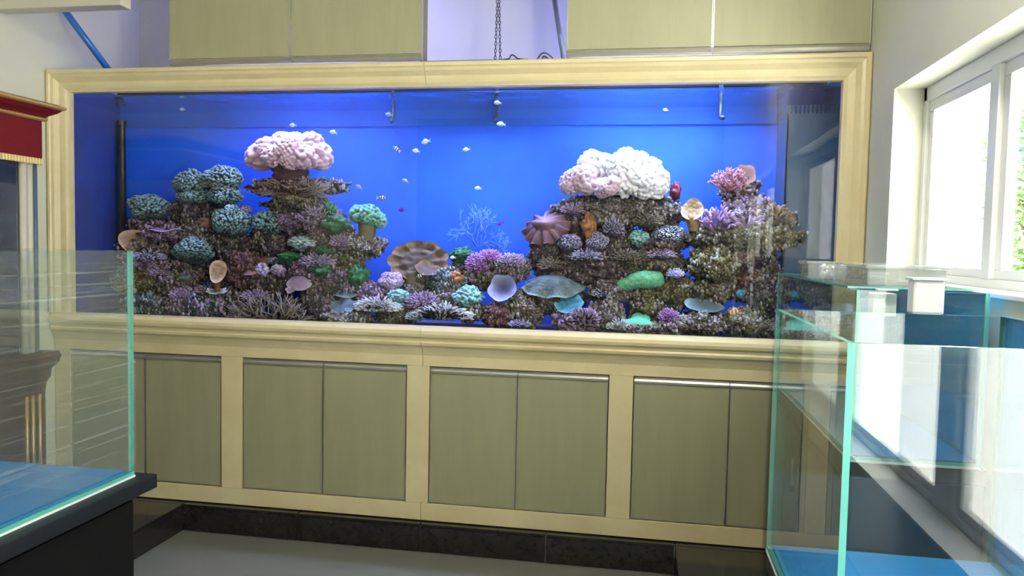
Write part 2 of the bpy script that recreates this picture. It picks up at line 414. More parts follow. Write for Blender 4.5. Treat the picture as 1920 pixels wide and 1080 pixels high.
MB().box(TXL, 3.628, 0.512, 0.5195, 2.155, TZT, 0.002).build('back_shade_band', 'shade_band_blue', tank)  # dark reflection and shade below the waterline, put in as a darker strip
# overflow weir in the corner with a toothed top
ov = MB(); ox0 = 3.632
ov.box(ox0, ox0+0.008, 0.24, TYB, TZB, 2.16).box(ox0, TXR, 0.24, 0.248, TZB, 2.16)
for k in range(12):
    ov.box(ox0+0.004+k*0.019, ox0+0.014+k*0.019, 0.24, 0.248, 2.16, 2.20)
for k in range(14):
    ov.box(ox0, ox0+0.008, 0.252+k*0.019, 0.262+k*0.019, 2.16, 2.20)
ov.build('overflow_box', 'overflow_panel', tank)
# black standpipe in the other corner
MB().tube([(-0.055, 0.475, TZB), (-0.055, 0.475, 2.17)], 0.024, 14).tube([(-0.055, 0.475, 2.165), (-0.055, 0.475, 2.19)], 0.030, 14).build('standpipe', 'black_plastic', tank, smooth=False)
for (px, yy) in ((738, 0.47), (932, 0.47), (1352, 0.44)):
    p = at(px, 175, yy)
    MB().tube([(p[0], yy, 2.34), (p[0], yy, 2.20), (p[0], yy-0.02, 2.175), (p[0]+0.01, yy-0.06, 2.165)], 0.011, 8).build('return_nozzle', 'nozzle', tank, smooth=True)

# rippled water surface
WZ = 2.243
nx, ny = 160, 24; V = []; F = []
for j in range(ny+1):
    for i in range(nx+1):
        x = TXL+(TXR-TXL)*i/nx; y = 0.036+(TYB-0.036)*j/ny
        V.append((x, y, WZ+0.004*mnoise.noise(Vector((x*7, y*9, 0)))+0.002*mnoise.noise(Vector((x*19, y*23, 3)))))
for j in range(ny):
    for i in range(nx):
        a = j*(nx+1)+i; F.append((a, a+1, a+nx+2, a+nx+1))
wo = MB().add(V, F).build('water', 'water', None, smooth=True)
if wo.data.polygons[0].normal.z < 0: wo.data.flip_normals()
tag(wo, 'rippled water surface at the top of the reef aquarium', 'water', None, 'stuff')

# ------------------------------------------------------------------ lamps over the tank
emit('led_white', (0.55, 0.72, 1.0), 30)
emit('led_violet', (0.45, 0.42, 1.0), 25)
def tank_lamp(x, z, w, power, col, mat, lab, top, wall_power):
    yl = 0.20
    t = thing('aquarium_lamp', (x, yl, z), lab, 'lamp', 'lamps above the reef')
    MB().box(x-w/2, x+w/2, yl-0.08, yl+0.08, z, z+0.05, 0.008).build('housing', 'black_plastic', t)
    MB().box(x-w/2+0.02, x+w/2-0.02, yl-0.065, yl+0.065, z-0.004, z+0.002).build('led_panel', mat, t)
    for k in (-1, 1):
        MB().tube([(x+k*w*0.4, yl, z+0.05), (x+k*w*0.4, yl, top)], 0.002, 5).build('suspension_wire', 'black_plastic', t)
    area_light('lamp_light', (x, yl, z-0.006), (0, 0, 0), w-0.05, 0.12, power, col, t, spread=84)
    area_light('lamp_glow', (x, yl+0.085, z+0.03), (math.radians(125), 0, 0), w-0.05, 0.03, wall_power, (0.26, 0.25, 1.0), t)
tank_lamp(1.20, 2.60, 0.9, 12, (0.44, 0.50, 1.0), 'led_violet', 'black violet-blue aquarium lamp hung behind the hood over the pink coral', ZC, 14)
tank_lamp(3.05, 2.60, 0.9, 18.5, (0.51, 0.68, 1.0), 'led_white', 'black white-blue aquarium lamp hung behind the hood over the white coral', ZC, 9)
tank_lamp(2.13, 2.365, 0.55, 7, (0.42, 0.44, 1.0), 'led_white', 'low black aquarium lamp just above the water in the open gap', 2.43, 2)

# chains, rods and hoses in the gap between the hoods
ch = MB()
def chain(p0, p1):
    p0, p1 = Vector(p0), Vector(p1); n = int((p1-p0).length/0.017)
    for k in range(n):
        c = p0.lerp(p1, (k+0.5)/n); ax = Vector((1, 0, 0)) if k % 2 else Vector((0, 1, 0)); up = (p1-p0).normalized()
        pts = [c+up*0.011*math.cos(a)+ax*0.0055*math.sin(a) for a in [2*math.pi*q/8 for q in range(9)]]
        ch.tube(pts, 0.0018, 4, caps=False)
ctop = at(935, -60, 0.28)
chain(at(928, 118, 0.28), ctop); chain(at(938, 118, 0.28), ctop)
chain(ctop, (ctop[0], ctop[1], ZC))
tag(ch.build('hanging_chain', 'black_plastic'), 'dark chain hanging in a narrow V between the hood cabinets', 'chain')
tag(MB().tube([at(1035, -30, 0.33), at(1058, 118, 0.33)], 0.013, 8).tube([at(1035, -30, 0.33), tuple(at(1030, -60, 0.33)[:2])+(ZC,)], 0.013, 8).build('hanging_rod', 'grey_plastic', None, True), 'grey slanting rod beside the hood above the white coral', 'rod')
def loop(px, py, rx, rz, name, lab):
    c = at(px, py, 0.09); pts = [(c[0]+rx*math.cos(a), 0.09+0.02*math.sin(3*a), c[2]+rz*math.sin(a)) for a in [math.pi*q/14 for q in range(15)]]
    pts = [(pts[0][0]+0.03, 0.09, pts[0][2]-0.004)] + pts + [(pts[-1][0]-0.03, 0.09, pts[-1][2]-0.004)]
    tag(MB().tube(pts, 0.0032, 6).build(name, 'black_plastic', None, True), lab, 'hose')
loop(1021, 112, 0.040, 0.028, 'air_hose', 'larger arched black air hose on the tank rim')
loop(1021, 112, 0.018, 0.012, 'air_hose', 'small black air hose loop inside the larger arch')
loop(961, 110, 0.022, 0.013, 'air_hose', 'low black air hose hump beside the hanging chain')
p1, p2 = at(205, 133, 0.20), at(108, 2, 0.0)
dd = p2-p1
tag(MB().tube([p1-dd*0.1, p2+dd*0.05], 0.0175, 14).build('blue_pole', 'blue_pipe', None, True), 'slanting glossy blue pole above the surround by the cream wall', 'pole')

# added fill globe above the camera's view, in place of sunlight bounced indoors
LX, LY, LZ = 3.45, -2.3, 2.93
cl = thing('fill_globe', (LX, LY, ZC), 'added fill light, a white globe out of view near the windows', 'lamp')
glass('fill_globe_glass', (0.9, 0.9, 0.88), f0=0.05, haze=0.15, hazecol=(0.9, 0.9, 0.88))
emit('fill_bulb', (1.0, 0.94, 0.80), 30)
MB().tube([(LX, LY, ZC-0.03), (LX, LY, ZC-0.001)], 0.05, 20).build('fill_globe_rose', 'white_pvc', cl, smooth=False)
MB().tube([(LX, LY, LZ+0.10), (LX, LY, ZC-0.03)], 0.006, 8).build('rod', 'white_pvc', cl, smooth=True)  # rod of the added fill globe
bmg = bmesh.new(); bmesh.ops.create_uvsphere(bmg, u_segments=28, v_segments=16, radius=0.11); bmg.verts.index_update()
MB().add([(v.co.x+LX, v.co.y+LY, v.co.z+LZ) for v in bmg.verts], [[v.index for v in f.verts] for f in bmg.faces]).build('globe', 'fill_globe_glass', cl, smooth=True); bmg.free()  # glass ball of the added fill globe
MB().tube([(LX, LY, LZ-0.05), (LX, LY, LZ-0.03), (LX, LY, LZ+0.03), (LX, LY, LZ+0.10)], [0.012, 0.03, 0.028, 0.012], 14).build('fill_bulb', 'fill_bulb', cl, smooth=True)
pl = bpy.data.lights.new('fill_globe_light', 'POINT'); pl.energy = 145.0; pl.color = (1.0, 0.96, 0.83); pl.shadow_soft_size = 0.10
plo = bpy.data.objects.new('fill_globe_light', pl); COL.objects.link(plo); plo.parent = cl; plo.location = (0, 0, LZ-ZC)

# ------------------------------------------------------------------ maroon canopy aquarium by the side wall
ax0, ax1, ay0, ay1 = -0.09, 0.276, -2.3, -0.505
orn = thing('canopy_aquarium', ((ax0+ax1)/2, (ay0+ay1)/2, PZ), 'dark classical aquarium with maroon gold trimmed canopy standing by the cream wall', 'aquarium')
# canopy: face board, crown moulding and fringe
MB().box(ax0, ax1, ay0, ay1, 1.850, 2.060, 0.003).build('canopy', 'maroon', orn)
cp = [(0.0, 2.030), (0.006, 2.036), (0.010, 2.046), (0.022, 2.056), (0.042, 2.068), (0.056, 2.082), (0.060, 2.090)]
def crown(pr, mat, name, par):
    st = []
    for (x, y, sx, sy) in ((ax1, ay0, 1, -1), (ax1, ay1, 1, 1), (ax0, ay1, 0, 1)):
        st.append([(x+sx*u, y+sy*u, z) for u, z in pr])
    return MB().sweep(pr, st).build(name, mat, par)
crown([(0, 2.044)] + cp[2:] + [(0.0, 2.090)], 'maroon', 'crown_moulding', orn)
crown([(0.0, 2.028), (0.010, 2.028), (0.016, 2.034), (0.016, 2.040), (0.008, 2.046), (0.0, 2.046)], 'gold', 'gold_bead', orn)
crown([(0.0, 2.084), (0.060, 2.084), (0.070, 2.090), (0.070, 2.098), (0.060, 2.104), (0.0, 2.104)], 'gold', 'gold_edge', orn)
MB().box(ax0, ax1+0.05, ay0, ay1+0.05, 2.103, 2.108).build('canopy_top', 'maroon', orn)
fr = MB(); y = ay1-0.004
while y > ay0+0.02:
    fr.box(ax1-0.004, ax1+0.008, y-0.011, y, 1.832, 1.860, 0.003); y -= 0.0165
x = ax1-0.006
while x > ax0+0.02:
    fr.box(x-0.011, x, ay1-0.004, ay1+0.008, 1.832, 1.860, 0.003); x -= 0.0165
fr.build('gold_fringe', 'fringe_gold', orn)
# glass body with dark interior, and pale fluted corner post
MB().box(ax1-0.026, ax1-0.020, ay0+0.02, -0.625, 0.99, 1.85).build('glass_front', 'glass_clear', orn)
MB().box(ax0+0.01, ax1-0.03, ay0+0.02, -0.622, 0.985, 1.85).build('tank_interior', 'navy', orn)
for (a, c, mt_) in ((-0.614, -0.580, 'cream_gloss'), (-0.578, -0.546, 'cream_gloss'), (-0.542, -0.518, 'grey_blue')):
    MB().tube([(ax1-0.022, (a+c)/2, 0.98), (ax1-0.022, (a+c)/2, 1.85)], (c-a)/2, 14).build('corner_post', mt_, orn, smooth=True)
MB().box(ax0+0.01, ax1-0.045, -0.600, -0.525, 0.98, 1.85).build('corner_panel', 'cream_gloss', orn)
# base: ledge moulding and cabinet with gold columns
bp_ = [(0.0, 0.800), (0.004, 0.840), (0.016, 0.865), (0.018, 0.900), (0.040, 0.930), (0.046, 0.960), (0.040, 0.980), (0.0, 0.980)]
crown(bp_, 'brown_wood', 'ledge', orn)
MB().box(ax0, ax1, ay0, ay1, PZ, 0.975, 0.003).build('base_cabinet', 'brown_wood', orn)
for yc in (-0.545, -0.585, -0.62, -0.80, -0.84, -1.3, -1.34, -1.8):
    MB().tube([(ax1+0.003, yc, PZ+0.03), (ax1+0.003, yc, 0.79)], 0.008, 8).build('gold_column', 'gold', orn, smooth=True)
MB().box(ax0, ax1+0.02, ay0, ay1+0.02, PZ, PZ+0.08, 0.004).build('plinth', 'brown_wood', orn)

# ------------------------------------------------------------------ glass tanks on black stands
def pane(parent, name, x0, x1, y0, y1, z0, z1, thin):
    """one glass sheet: big faces clear, cut edges green"""
    mb = MB(); V = [(x, y, z) for z in (z0, z1) for y in (y0, y1) for x in (x0, x1)]
    q = {'z': [(0, 2, 3, 1), (4, 5, 7, 6)], 'y': [(0, 1, 5, 4), (2, 6, 7, 3)], 'x': [(0, 4, 6, 2), (1, 3, 7, 5)]}
    fs = []; mi = []
    for k in 'xyz':
        for f in q[k]: fs.append(f); mi.append(0 if k == thin else 1)
    for f, i_ in zip(fs, mi): mb.f.append(f); mb.mi.append(i_)
    mb.v = V
    return mb.build(name, ['glass_clear', 'glass_edge'], parent)
def glass_tank(name, x0, x1, y0, y1, z0, z1, t, lab, mat_col='blue_mat', film=None):
    g = thing(name, ((x0+x1)/2, (y0+y1)/2, z0), lab, 'fish tank', 'empty glass tanks on stands')
    pane(g, 'bottom_pane', x0, x1, y0, y1, z0, z0+t, 'z')
    pane(g, 'side_pane', x0, x0+t, y0, y1, z0+t, z1, 'x')
    pane(g, 'side_pane', x1-t, x1, y0, y1, z0+t, z1, 'x')
    pane(g, 'end_pane', x0+t, x1-t, y0, y0+t, z0+t, z1, 'y')
    pane(g, 'end_pane', x0+t, x1-t, y1-t, y1, z0+t, z1, 'y')
    MB().box(x0+t, x1-t, y0+t, y1-t, z0+t, z0+t+0.004).build('bottom_mat', mat_col, g)
    MB().box(x0-0.002, x1+0.002, y0-0.002, y1+0.002, z0-0.006, z0).build('foam_base', 'white_foam', g)
    if film:
        MB().box(x1+0.0005, x1+0.003, y0, y1, z0, z1+0.0).build('blue_backing', film, g)
    return g
def stand(name, x0, x1, y0, y1, ztop, ov, zb, lab):
    s = thing(name, ((x0+x1)/2, (y0+y1)/2, zb), lab, 'stand')
    MB().box(x0-ov, x1+(ov if x1 < 3 else 0), y0-ov, y1+ov, ztop-0.045, ztop, 0.004).build('top_board', 'stand_top', s)
    MB().box(x0, x1, y0, y1, zb, ztop-0.046, 0.004).build('body', 'stand_black', s)
    side = x1 if x1 < 3 else x0
    sg = 1 if x1 < 3 else -1
    n = 2; L = (y1-y0)/n
    for k in range(n):
        a, c = y0+k*L+0.012, y0+(k+1)*L-0.012
        d = MB().box(side, side+sg*0.016, a, c, zb+0.05, ztop-0.07, 0.003).build('door', 'stand_black', s)
        yh = c-0.04 if k == 0 else a+0.04
        MB().tube([(side+sg*0.028, yh, ztop-0.30), (side+sg*0.028, yh, ztop-0.18)], 0.005, 8).build('handle', 'black_plastic', d, smooth=True)
    return s
# left: film wrapped tank
LX0, LX1, LY0, LY1, LZ0, LZ1 = 0.62, 1.380, -2.9, -1.40, 0.744, 1.469
stand('tank_stand', LX0, LX1-0.004, LY0, LY1-0.01, LZ0-0.006, 0.055, 0.0, 'black stand with overhanging top under the film wrapped tank')
lt = glass_tank('glass_tank', LX0, LX1, LY0, LY1, LZ0, LZ1, 0.012, 'empty glass tank wrapped in stretch film beside the maroon canopy aquarium')
rnd = random.Random(5)
film = MB(); ny, nz = 40, 24; V = []; F = []
for j in range(nz+1):
    for i in range(ny+1):
        yy = LY0-0.002+(LY1-LY0+0.006)*i/ny; zz = LZ0+0.03+(LZ1-LZ0-0.03)*j/nz
        V.append((LX1+0.0035+0.0015*mnoise.noise(Vector((0, yy*3, zz*30))), yy, zz))
for j in range(nz):
    for i in range(ny):
        a = j*(ny+1)+i; F.append((a, a+1, a+ny+2, a+ny+1))
fo = MB().add(V, F).build('stretch_film', 'stretch_film', lt, smooth=True)
# right: tank by the windows with blue backing, and a narrow tank behind it
RX0, RX1, RY0, RY1, RZ0, RZ1 = 3.331, 3.885, -2.235, -1.50, 0.712, 1.356
stand('tank_stand', RX0+0.02, RX1+0.02, RY0, RY1-0.02, RZ0-0.006, 0.02, PZ, 'black stand under the blue bottomed tank by the windows')
glass_tank('glass_tank', RX0, RX1, RY0, RY1, RZ0, RZ1, 0.012, 'empty clear glass tank with bright blue bottom in front of the windows', film='blue_film')
NX0, NX1, NY0, NY1, NZ0, NZ1 = 3.556, 3.885, -1.40, -0.13, 0.942, 1.408
stand('tank_stand', NX0+0.01, NX1+0.02, NY0+0.01, NY1-0.01, NZ0-0.006, 0.01, PZ, 'dark stand under the narrow tank between window tank and surround')
nt_ = glass_tank('glass_tank', NX0, NX1, NY0, NY1, NZ0, NZ1, 0.008, 'narrow glass tank behind the blue bottomed tank under the window', film='blue_film')
lid = pane(None, 'glass_sheet', NX0, NX1, NY0+0.10, NY1, NZ1+0.0005, NZ1+0.006, 'z')
tag(lid, 'flat glass sheet lying across the narrow tank', 'glass')
lz = NZ1+0.0065
def shell(name, x0, x1, y0, y1, z0, z1, t, mat, lab, cat):
    o = thing(name, ((x0+x1)/2, (y0+y1)/2, z0), lab, cat)
    MB().box(x0, x0+t, y0, y1, z0, z1, 0.001).box(x1-t, x1, y0, y1, z0, z1, 0.001).box(x0+t, x1-t, y0, y0+t, z0, z1, 0.001).box(x0+t, x1-t, y1-t, y1, z0, z1, 0.001).build('walls', mat, o)
    MB().box(x0-0.006, x1+0.006, y0-0.006, y1+0.006, z1, z1+0.012, 0.005).build('lid', mat, o)
    return o
shell('acrylic_box', 3.575, 3.685, -0.66, -0.50, lz, lz+0.048, 0.004, 'acrylic', 'small clear acrylic box on the narrow tank nearest the surround', 'box')
shell('acrylic_box', 3.640, 3.860, -1.18, -0.80, lz, lz+0.048, 0.005, 'acrylic', 'wide clear acrylic box with rounded lid in front of the window', 'box')
# clear glass bowl of rings
bw = MB(); pr = [(0.000, 0.002), (0.035, 0.002), (0.045, 0.015), (0.048, 0.035), (0.044, 0.052), (0.041, 0.052), (0.044, 0.035), (0.041, 0.017), (0.0, 0.006)]
V = []; F = []
for k in range(20):
    a = 2*math.pi*k/20
    for r, z in pr: V.append((3.640+r*math.cos(a), -0.745+r*math.sin(a), lz+z))
n = len(pr)
for k in range(20):
    for q in range(n-1): F.append((k*n+q, ((k+1) % 20)*n+q, ((k+1) % 20)*n+q+1, k*n+q+1))
tag(MB().add(V, F).build('glass_bowl', 'acrylic', None, True), 'small round clear bowl between the two acrylic boxes', 'bowl')
fb = thing('filter_box', (3.725, -1.425, 1.36), 'white plastic filter box hooked on the narrow tank rim', 'filter')
MB().box(3.682, 3.759, -1.452, -1.402, 1.352, 1.440, 0.006).build('body', 'white_card', fb)
MB().box(3.692, 3.749, -1.405, -1.380, 1.425, 1.435, 0.002).build('hook', 'white_card', fb)
MB().box(3.677, 3.764, -1.457, -1.398, 1.440, 1.447, 0.002).build('lid', 'white_pvc', fb)
fb2 = thing('breeding_box', (3.63, -1.375, 1.335), 'small white plastic box hanging inside the narrow tank corner', 'box')
MB().box(3.602, 3.662, -1.390, -1.340, 1.338, 1.400, 0.004).build('body', 'white_card', fb2)
MB().box(3.606, 3.658, -1.412, -1.388, 1.4085, 1.413, 0.001).build('hook', 'white_card', fb2)

# ------------------------------------------------------------------ outdoors
struct(MB().box(XO, 40, -30, 40, -0.3, -0.2).build('ground', 'concrete'), 'pale concrete ground outside the windows')
def tree(loc, h, cr, n, seed, lab):
    rn = random.Random(seed); t = thing('tree', loc, lab, 'tree', 'trees outside the windows')
    x, y, z = loc
    tb = MB().tube([(x, y, z), (x+0.05, y, z+h*0.35), (x, y+0.06, z+h*0.75)], [0.11, 0.09, 0.04], 9)
    for k in range(7):
        a = rn.uniform(0, 6.28); z0 = z+h*rn.uniform(0.35, 0.65)
        tb.tube([(x, y, z0), (x+cr*0.4*math.cos(a), y+cr*0.4*math.sin(a), z0+0.35), (x+cr*0.75*math.cos(a), y+cr*0.75*math.sin(a), z0+0.6)], [0.04, 0.025, 0.01], 6)
    tb.build('trunk', 'bark', t, smooth=True)
    lf = MB()
    for k in range(n):
        while True:
            d = Vector((rn.uniform(-1, 1), rn.uniform(-1, 1), rn.uniform(-1, 1)))
            if 0.25 < d.length < 1: break
        if mnoise.noise(d*2.2+Vector((seed, 0, 0))) < -0.12: continue
        c = Vector((x, y, z+h*0.68))+Vector((d.x*cr, d.y*cr, d.z*h*0.36))
        a = Vector((rn.gauss(0, 1), rn.gauss(0, 1), rn.gauss(0, 0.5))).normalized(); b_ = a.orthogonal().normalized(); s = rn.uniform(0.05, 0.10)
        lf.add([c-a*s, c+b_*s*0.4, c+a*s, c-b_*s*0.4+Vector((0, 0, 0.01))], [(0, 1, 2), (0, 2, 3)])
    f = lf.build('foliage', 'leaf', t); tag(f, kind='stuff')
tree((7.4, 6.15, -0.2), 3.9, 0.62, 2600, 3, 'leafy green tree outside the window pane at the frame edge')
tree((9.0, -1.5, -0.2), 4.5, 1.3, 3000, 7, 'broad green tree outside facing the side of the room')

# ------------------------------------------------------------------ reef: materials
def coral_mat(name, base, tip, rough=0.55, nscale=25.0, var=0.35, bump=None):
    """base colour in the grooves of the growth, tip colour on polyps and rims (attribute 'tip')"""
    mt, nt, out = nmat(name)
    b = nt.nodes.new('ShaderNodeBsdfPrincipled'); b.inputs['Roughness'].default_value = rough
    b.inputs['Specular IOR Level'].default_value = 0.25
    at_ = nt.nodes.new('ShaderNodeAttribute'); at_.attribute_name = 'tip'
    mixc = nt.nodes.new('ShaderNodeMix'); mixc.data_type = 'RGBA'
    mixc.inputs['A'].default_value = (*base, 1); mixc.inputs['B'].default_value = (*tip, 1)
    nt.links.new(at_.outputs['Fac'], mixc.inputs['Factor'])
    g = nt.nodes.new('ShaderNodeNewGeometry'); n = nt.nodes.new('ShaderNodeTexNoise'); n.inputs['Scale'].default_value = nscale; n.inputs['Detail'].default_value = 4
    nt.links.new(g.outputs['Position'], n.inputs['Vector'])
    mr = nt.nodes.new('ShaderNodeMapRange'); mr.inputs['From Min'].default_value = 0.3; mr.inputs['From Max'].default_value = 0.7
    mr.inputs['To Min'].default_value = 1-var; mr.inputs['To Max'].default_value = 1+var*0.4
    nt.links.new(n.outputs['Fac'], mr.inputs['Value'])
    mul = nt.nodes.new('ShaderNodeVectorMath'); mul.operation = 'SCALE'
    nt.links.new(mixc.outputs['Result'], mul.inputs[0]); nt.links.new(mr.outputs['Result'], mul.inputs['Scale'])
    nt.links.new(mul.outputs[0], b.inputs['Base Color'])
    if bump:
        v = nt.nodes.new('ShaderNodeTexVoronoi'); v.inputs['Scale'].default_value = bump[0]
        nt.links.new(g.outputs['Position'], v.inputs['Vector'])
        bm_ = nt.nodes.new('ShaderNodeBump'); bm_.inputs['Strength'].default_value = bump[1]; bm_.inputs['Distance'].default_value = 0.006; bm_.invert = True
        nt.links.new(v.outputs['Distance'], bm_.inputs['Height']); nt.links.new(bm_.outputs[0], b.inputs['Normal'])
    nt.links.new(b.outputs[0], out.inputs[0]); return mt
def rock_mat(name, c1, c2, c3):
    """encrusted rock: blotches of three growths plus fine pitting"""
    mt, nt, out = nmat(name)
    b = nt.nodes.new('ShaderNodeBsdfPrincipled'); b.inputs['Roughness'].default_value = 0.8; b.inputs['Specular IOR Level'].default_value = 0.15
    g = nt.nodes.new('ShaderNodeNewGeometry')
    n = nt.nodes.new('ShaderNodeTexNoise'); n.inputs['Scale'].default_value = 17; n.inputs['Detail'].default_value = 7; n.inputs['Roughness'].default_value = 0.72
    nt.links.new(g.outputs['Position'], n.inputs['Vector'])
    r = nt.nodes.new('ShaderNodeValToRGB'); cr = r.color_ramp
    cr.elements[0].position = 0.34; cr.elements[0].color = (*[c*0.45 for c in c1], 1)
    cr.elements[1].position = 0.68; cr.elements[1].color = (*c3, 1)
    e = cr.elements.new(0.44); e.color = (*c1, 1); e = cr.elements.new(0.55); e.color = (*c2, 1)
    nt.links.new(n.outputs['Fac'], r.inputs[0]); 
    v = nt.nodes.new('ShaderNodeTexVoronoi'); v.inputs['Scale'].default_value = 75; nt.links.new(g.outputs['Position'], v.inputs['Vector'])
    mr = nt.nodes.new('ShaderNodeMapRange'); mr.inputs['From Min'].default_value = 0.1; mr.inputs['From Max'].default_value = 0.65; mr.inputs['To Min'].default_value = 1.5; mr.inputs['To Max'].default_value = 0.45
    nt.links.new(v.outputs['Distance'], mr.inputs['Value'])
    mul = nt.nodes.new('ShaderNodeVectorMath'); mul.operation = 'SCALE'
    nt.links.new(r.outputs[0], mul.inputs[0]); nt.links.new(mr.outputs['Result'], mul.inputs['Scale']); nt.links.new(mul.outputs[0], b.inputs['Base Color'])
    bm_ = nt.nodes.new('ShaderNodeBump'); bm_.inputs['Strength'].default_value = 0.9; bm_.inputs['Distance'].default_value = 0.008; bm_.invert = True
    nt.links.new(v.outputs['Distance'], bm_.inputs['Height']); nt.links.new(bm_.outputs[0], b.inputs['Normal'])
    nt.links.new(b.outputs[0], out.inputs[0]); return mt
rock_mat('rock_grey', (0.11, 0.095, 0.075), (0.20, 0.17, 0.145), (0.33, 0.27, 0.28))
rock_mat('rock_purple', (0.12, 0.085, 0.10), (0.25, 0.16, 0.25), (0.42, 0.29, 0.45))
rock_mat('rock_olive', (0.12, 0.10, 0.05), (0.20, 0.175, 0.09), (0.28, 0.26, 0.15))
rock_mat('rock_dark', (0.065, 0.052, 0.052), (0.125, 0.098, 0.105), (0.22, 0.18, 0.19))
rock_mat('rock_teal', (0.09, 0.11, 0.11), (0.16, 0.22, 0.22), (0.27, 0.35, 0.36))
rock_mat('rock_maroon', (0.10, 0.045, 0.045), (0.16, 0.07, 0.075), (0.22, 0.13, 0.15))
coral_mat('g_mauve', (0.13, 0.09, 0.12), (0.34, 0.26, 0.32)); coral_mat('g_pale', (0.17, 0.17, 0.16), (0.44, 0.43, 0.41)); coral_mat('g_olive', (0.10, 0.09, 0.04), (0.26, 0.24, 0.12))
coral_mat('g_violet', (0.18, 0.10, 0.22), (0.48, 0.34, 0.55)); coral_mat('g_brown', (0.11, 0.06, 0.05), (0.25, 0.15, 0.12)); coral_mat('g_teal', (0.09, 0.14, 0.15), (0.27, 0.38, 0.40))
coral_mat('c_pink', (0.44, 0.26, 0.34), (0.80, 0.57, 0.66), 0.6, var=0.15)
coral_mat('c_white', (0.62, 0.55, 0.62), (0.90, 0.90, 0.88), 0.6, var=0.1)
coral_mat('c_rose', (0.42, 0.27, 0.33), (0.72, 0.54, 0.60), 0.6, var=0.15)
coral_mat('c_teal', (0.03, 0.05, 0.055), (0.30, 0.50, 0.50))
coral_mat('c_teal_green', (0.05, 0.11, 0.08), (0.20, 0.56, 0.38))
coral_mat('c_aqua', (0.10, 0.22, 0.22), (0.34, 0.66, 0.60))
coral_mat('c_pale', (0.18, 0.26, 0.27), (0.55, 0.74, 0.74))
coral_mat('c_lav', (0.09, 0.085, 0.13), (0.48, 0.45, 0.66))
coral_mat('c_lav_smooth', (0.36, 0.26, 0.40), (0.62, 0.50, 0.66), var=0.15)
coral_mat('c_brightlav', (0.30, 0.27, 0.55), (0.78, 0.72, 0.95))
coral_mat('c_bluewhite', (0.05, 0.05, 0.09), (0.58, 0.66, 0.80))
coral_mat('c_purple', (0.18, 0.07, 0.22), (0.56, 0.30, 0.62))
coral_mat('c_fing', (0.17, 0.09, 0.20), (0.46, 0.30, 0.54))
coral_mat('c_purple_grey', (0.16, 0.11, 0.17), (0.48, 0.36, 0.52))
coral_mat('c_pinkbranch', (0.30, 0.11, 0.14), (0.66, 0.33, 0.40))
coral_mat('c_leather', (0.15, 0.08, 0.10), (0.42, 0.28, 0.37), var=0.25)
coral_mat('c_fan', (0.105, 0.08, 0.06), (0.28, 0.17, 0.08), var=0.35, nscale=40)
coral_mat('c_tan', (0.31, 0.19, 0.095), (0.60, 0.45, 0.30), var=0.2, bump=(60, 0.6))
coral_mat('c_orange', (0.26, 0.10, 0.03), (0.44, 0.20, 0.06), var=0.4)
coral_mat('c_red', (0.12, 0.015, 0.04), (0.20, 0.04, 0.08), var=0.3)
coral_mat('c_redbrown', (0.20, 0.085, 0.07), (0.33, 0.17, 0.14), var=0.3)
coral_mat('c_green', (0.015, 0.09, 0.03), (0.04, 0.21, 0.075), var=0.5, nscale=60)
coral_mat('c_jade', (0.07, 0.28, 0.14), (0.18, 0.52, 0.30), var=0.15)
coral_mat('c_mint', (0.10, 0.45, 0.28), (0.20, 0.65, 0.42), var=0.1)
coral_mat('c_bluegrey', (0.12, 0.17, 0.21), (0.26, 0.35, 0.41), var=0.2)
coral_mat('c_cup', (0.05, 0.05, 0.10), (0.32, 0.35, 0.52), var=0.12)
coral_mat('c_cyan', (0.05, 0.26, 0.42), (0.16, 0.52, 0.70), var=0.4, nscale=45)
coral_mat('c_spike', (0.10, 0.08, 0.06), (0.30, 0.25, 0.21))
coral_mat('c_whitepolyp', (0.20, 0.20, 0.20), (0.72, 0.76, 0.76))
coral_mat('c_greyteal', (0.09, 0.125, 0.12), (0.21, 0.29, 0.28), bump=(80, 0.5))
coral_mat('c_gorgonian', (0.06, 0.20, 0.62), (0.14, 0.34, 0.80), var=0.1)
coral_mat('c_under', (0.09, 0.055, 0.07), (0.14, 0.09, 0.11), var=0.4)
coral_mat('c_stalk', (0.17, 0.14, 0.07), (0.24, 0.21, 0.12), var=0.3)
coral_mat('f_pale', (0.50, 0.66, 0.74), (0.72, 0.86, 0.90), 0.35, var=0.05)
coral_mat('f_grey', (0.22, 0.32, 0.36), (0.40, 0.52, 0.55), 0.4, var=0.05)
coral_mat('f_black', (0.012, 0.012, 0.015), (0.02, 0.02, 0.02), 0.4, var=0.05)
coral_mat('f_white', (0.80, 0.82, 0.85), (0.9, 0.9, 0.9), 0.4, var=0.02)
coral_mat('f_purple', (0.10, 0.01, 0.22), (0.22, 0.04, 0.40), 0.4, var=0.05)
coral_mat('f_orange', (0.80, 0.20, 0.02), (0.9, 0.3, 0.04), 0.4, var=0.05)

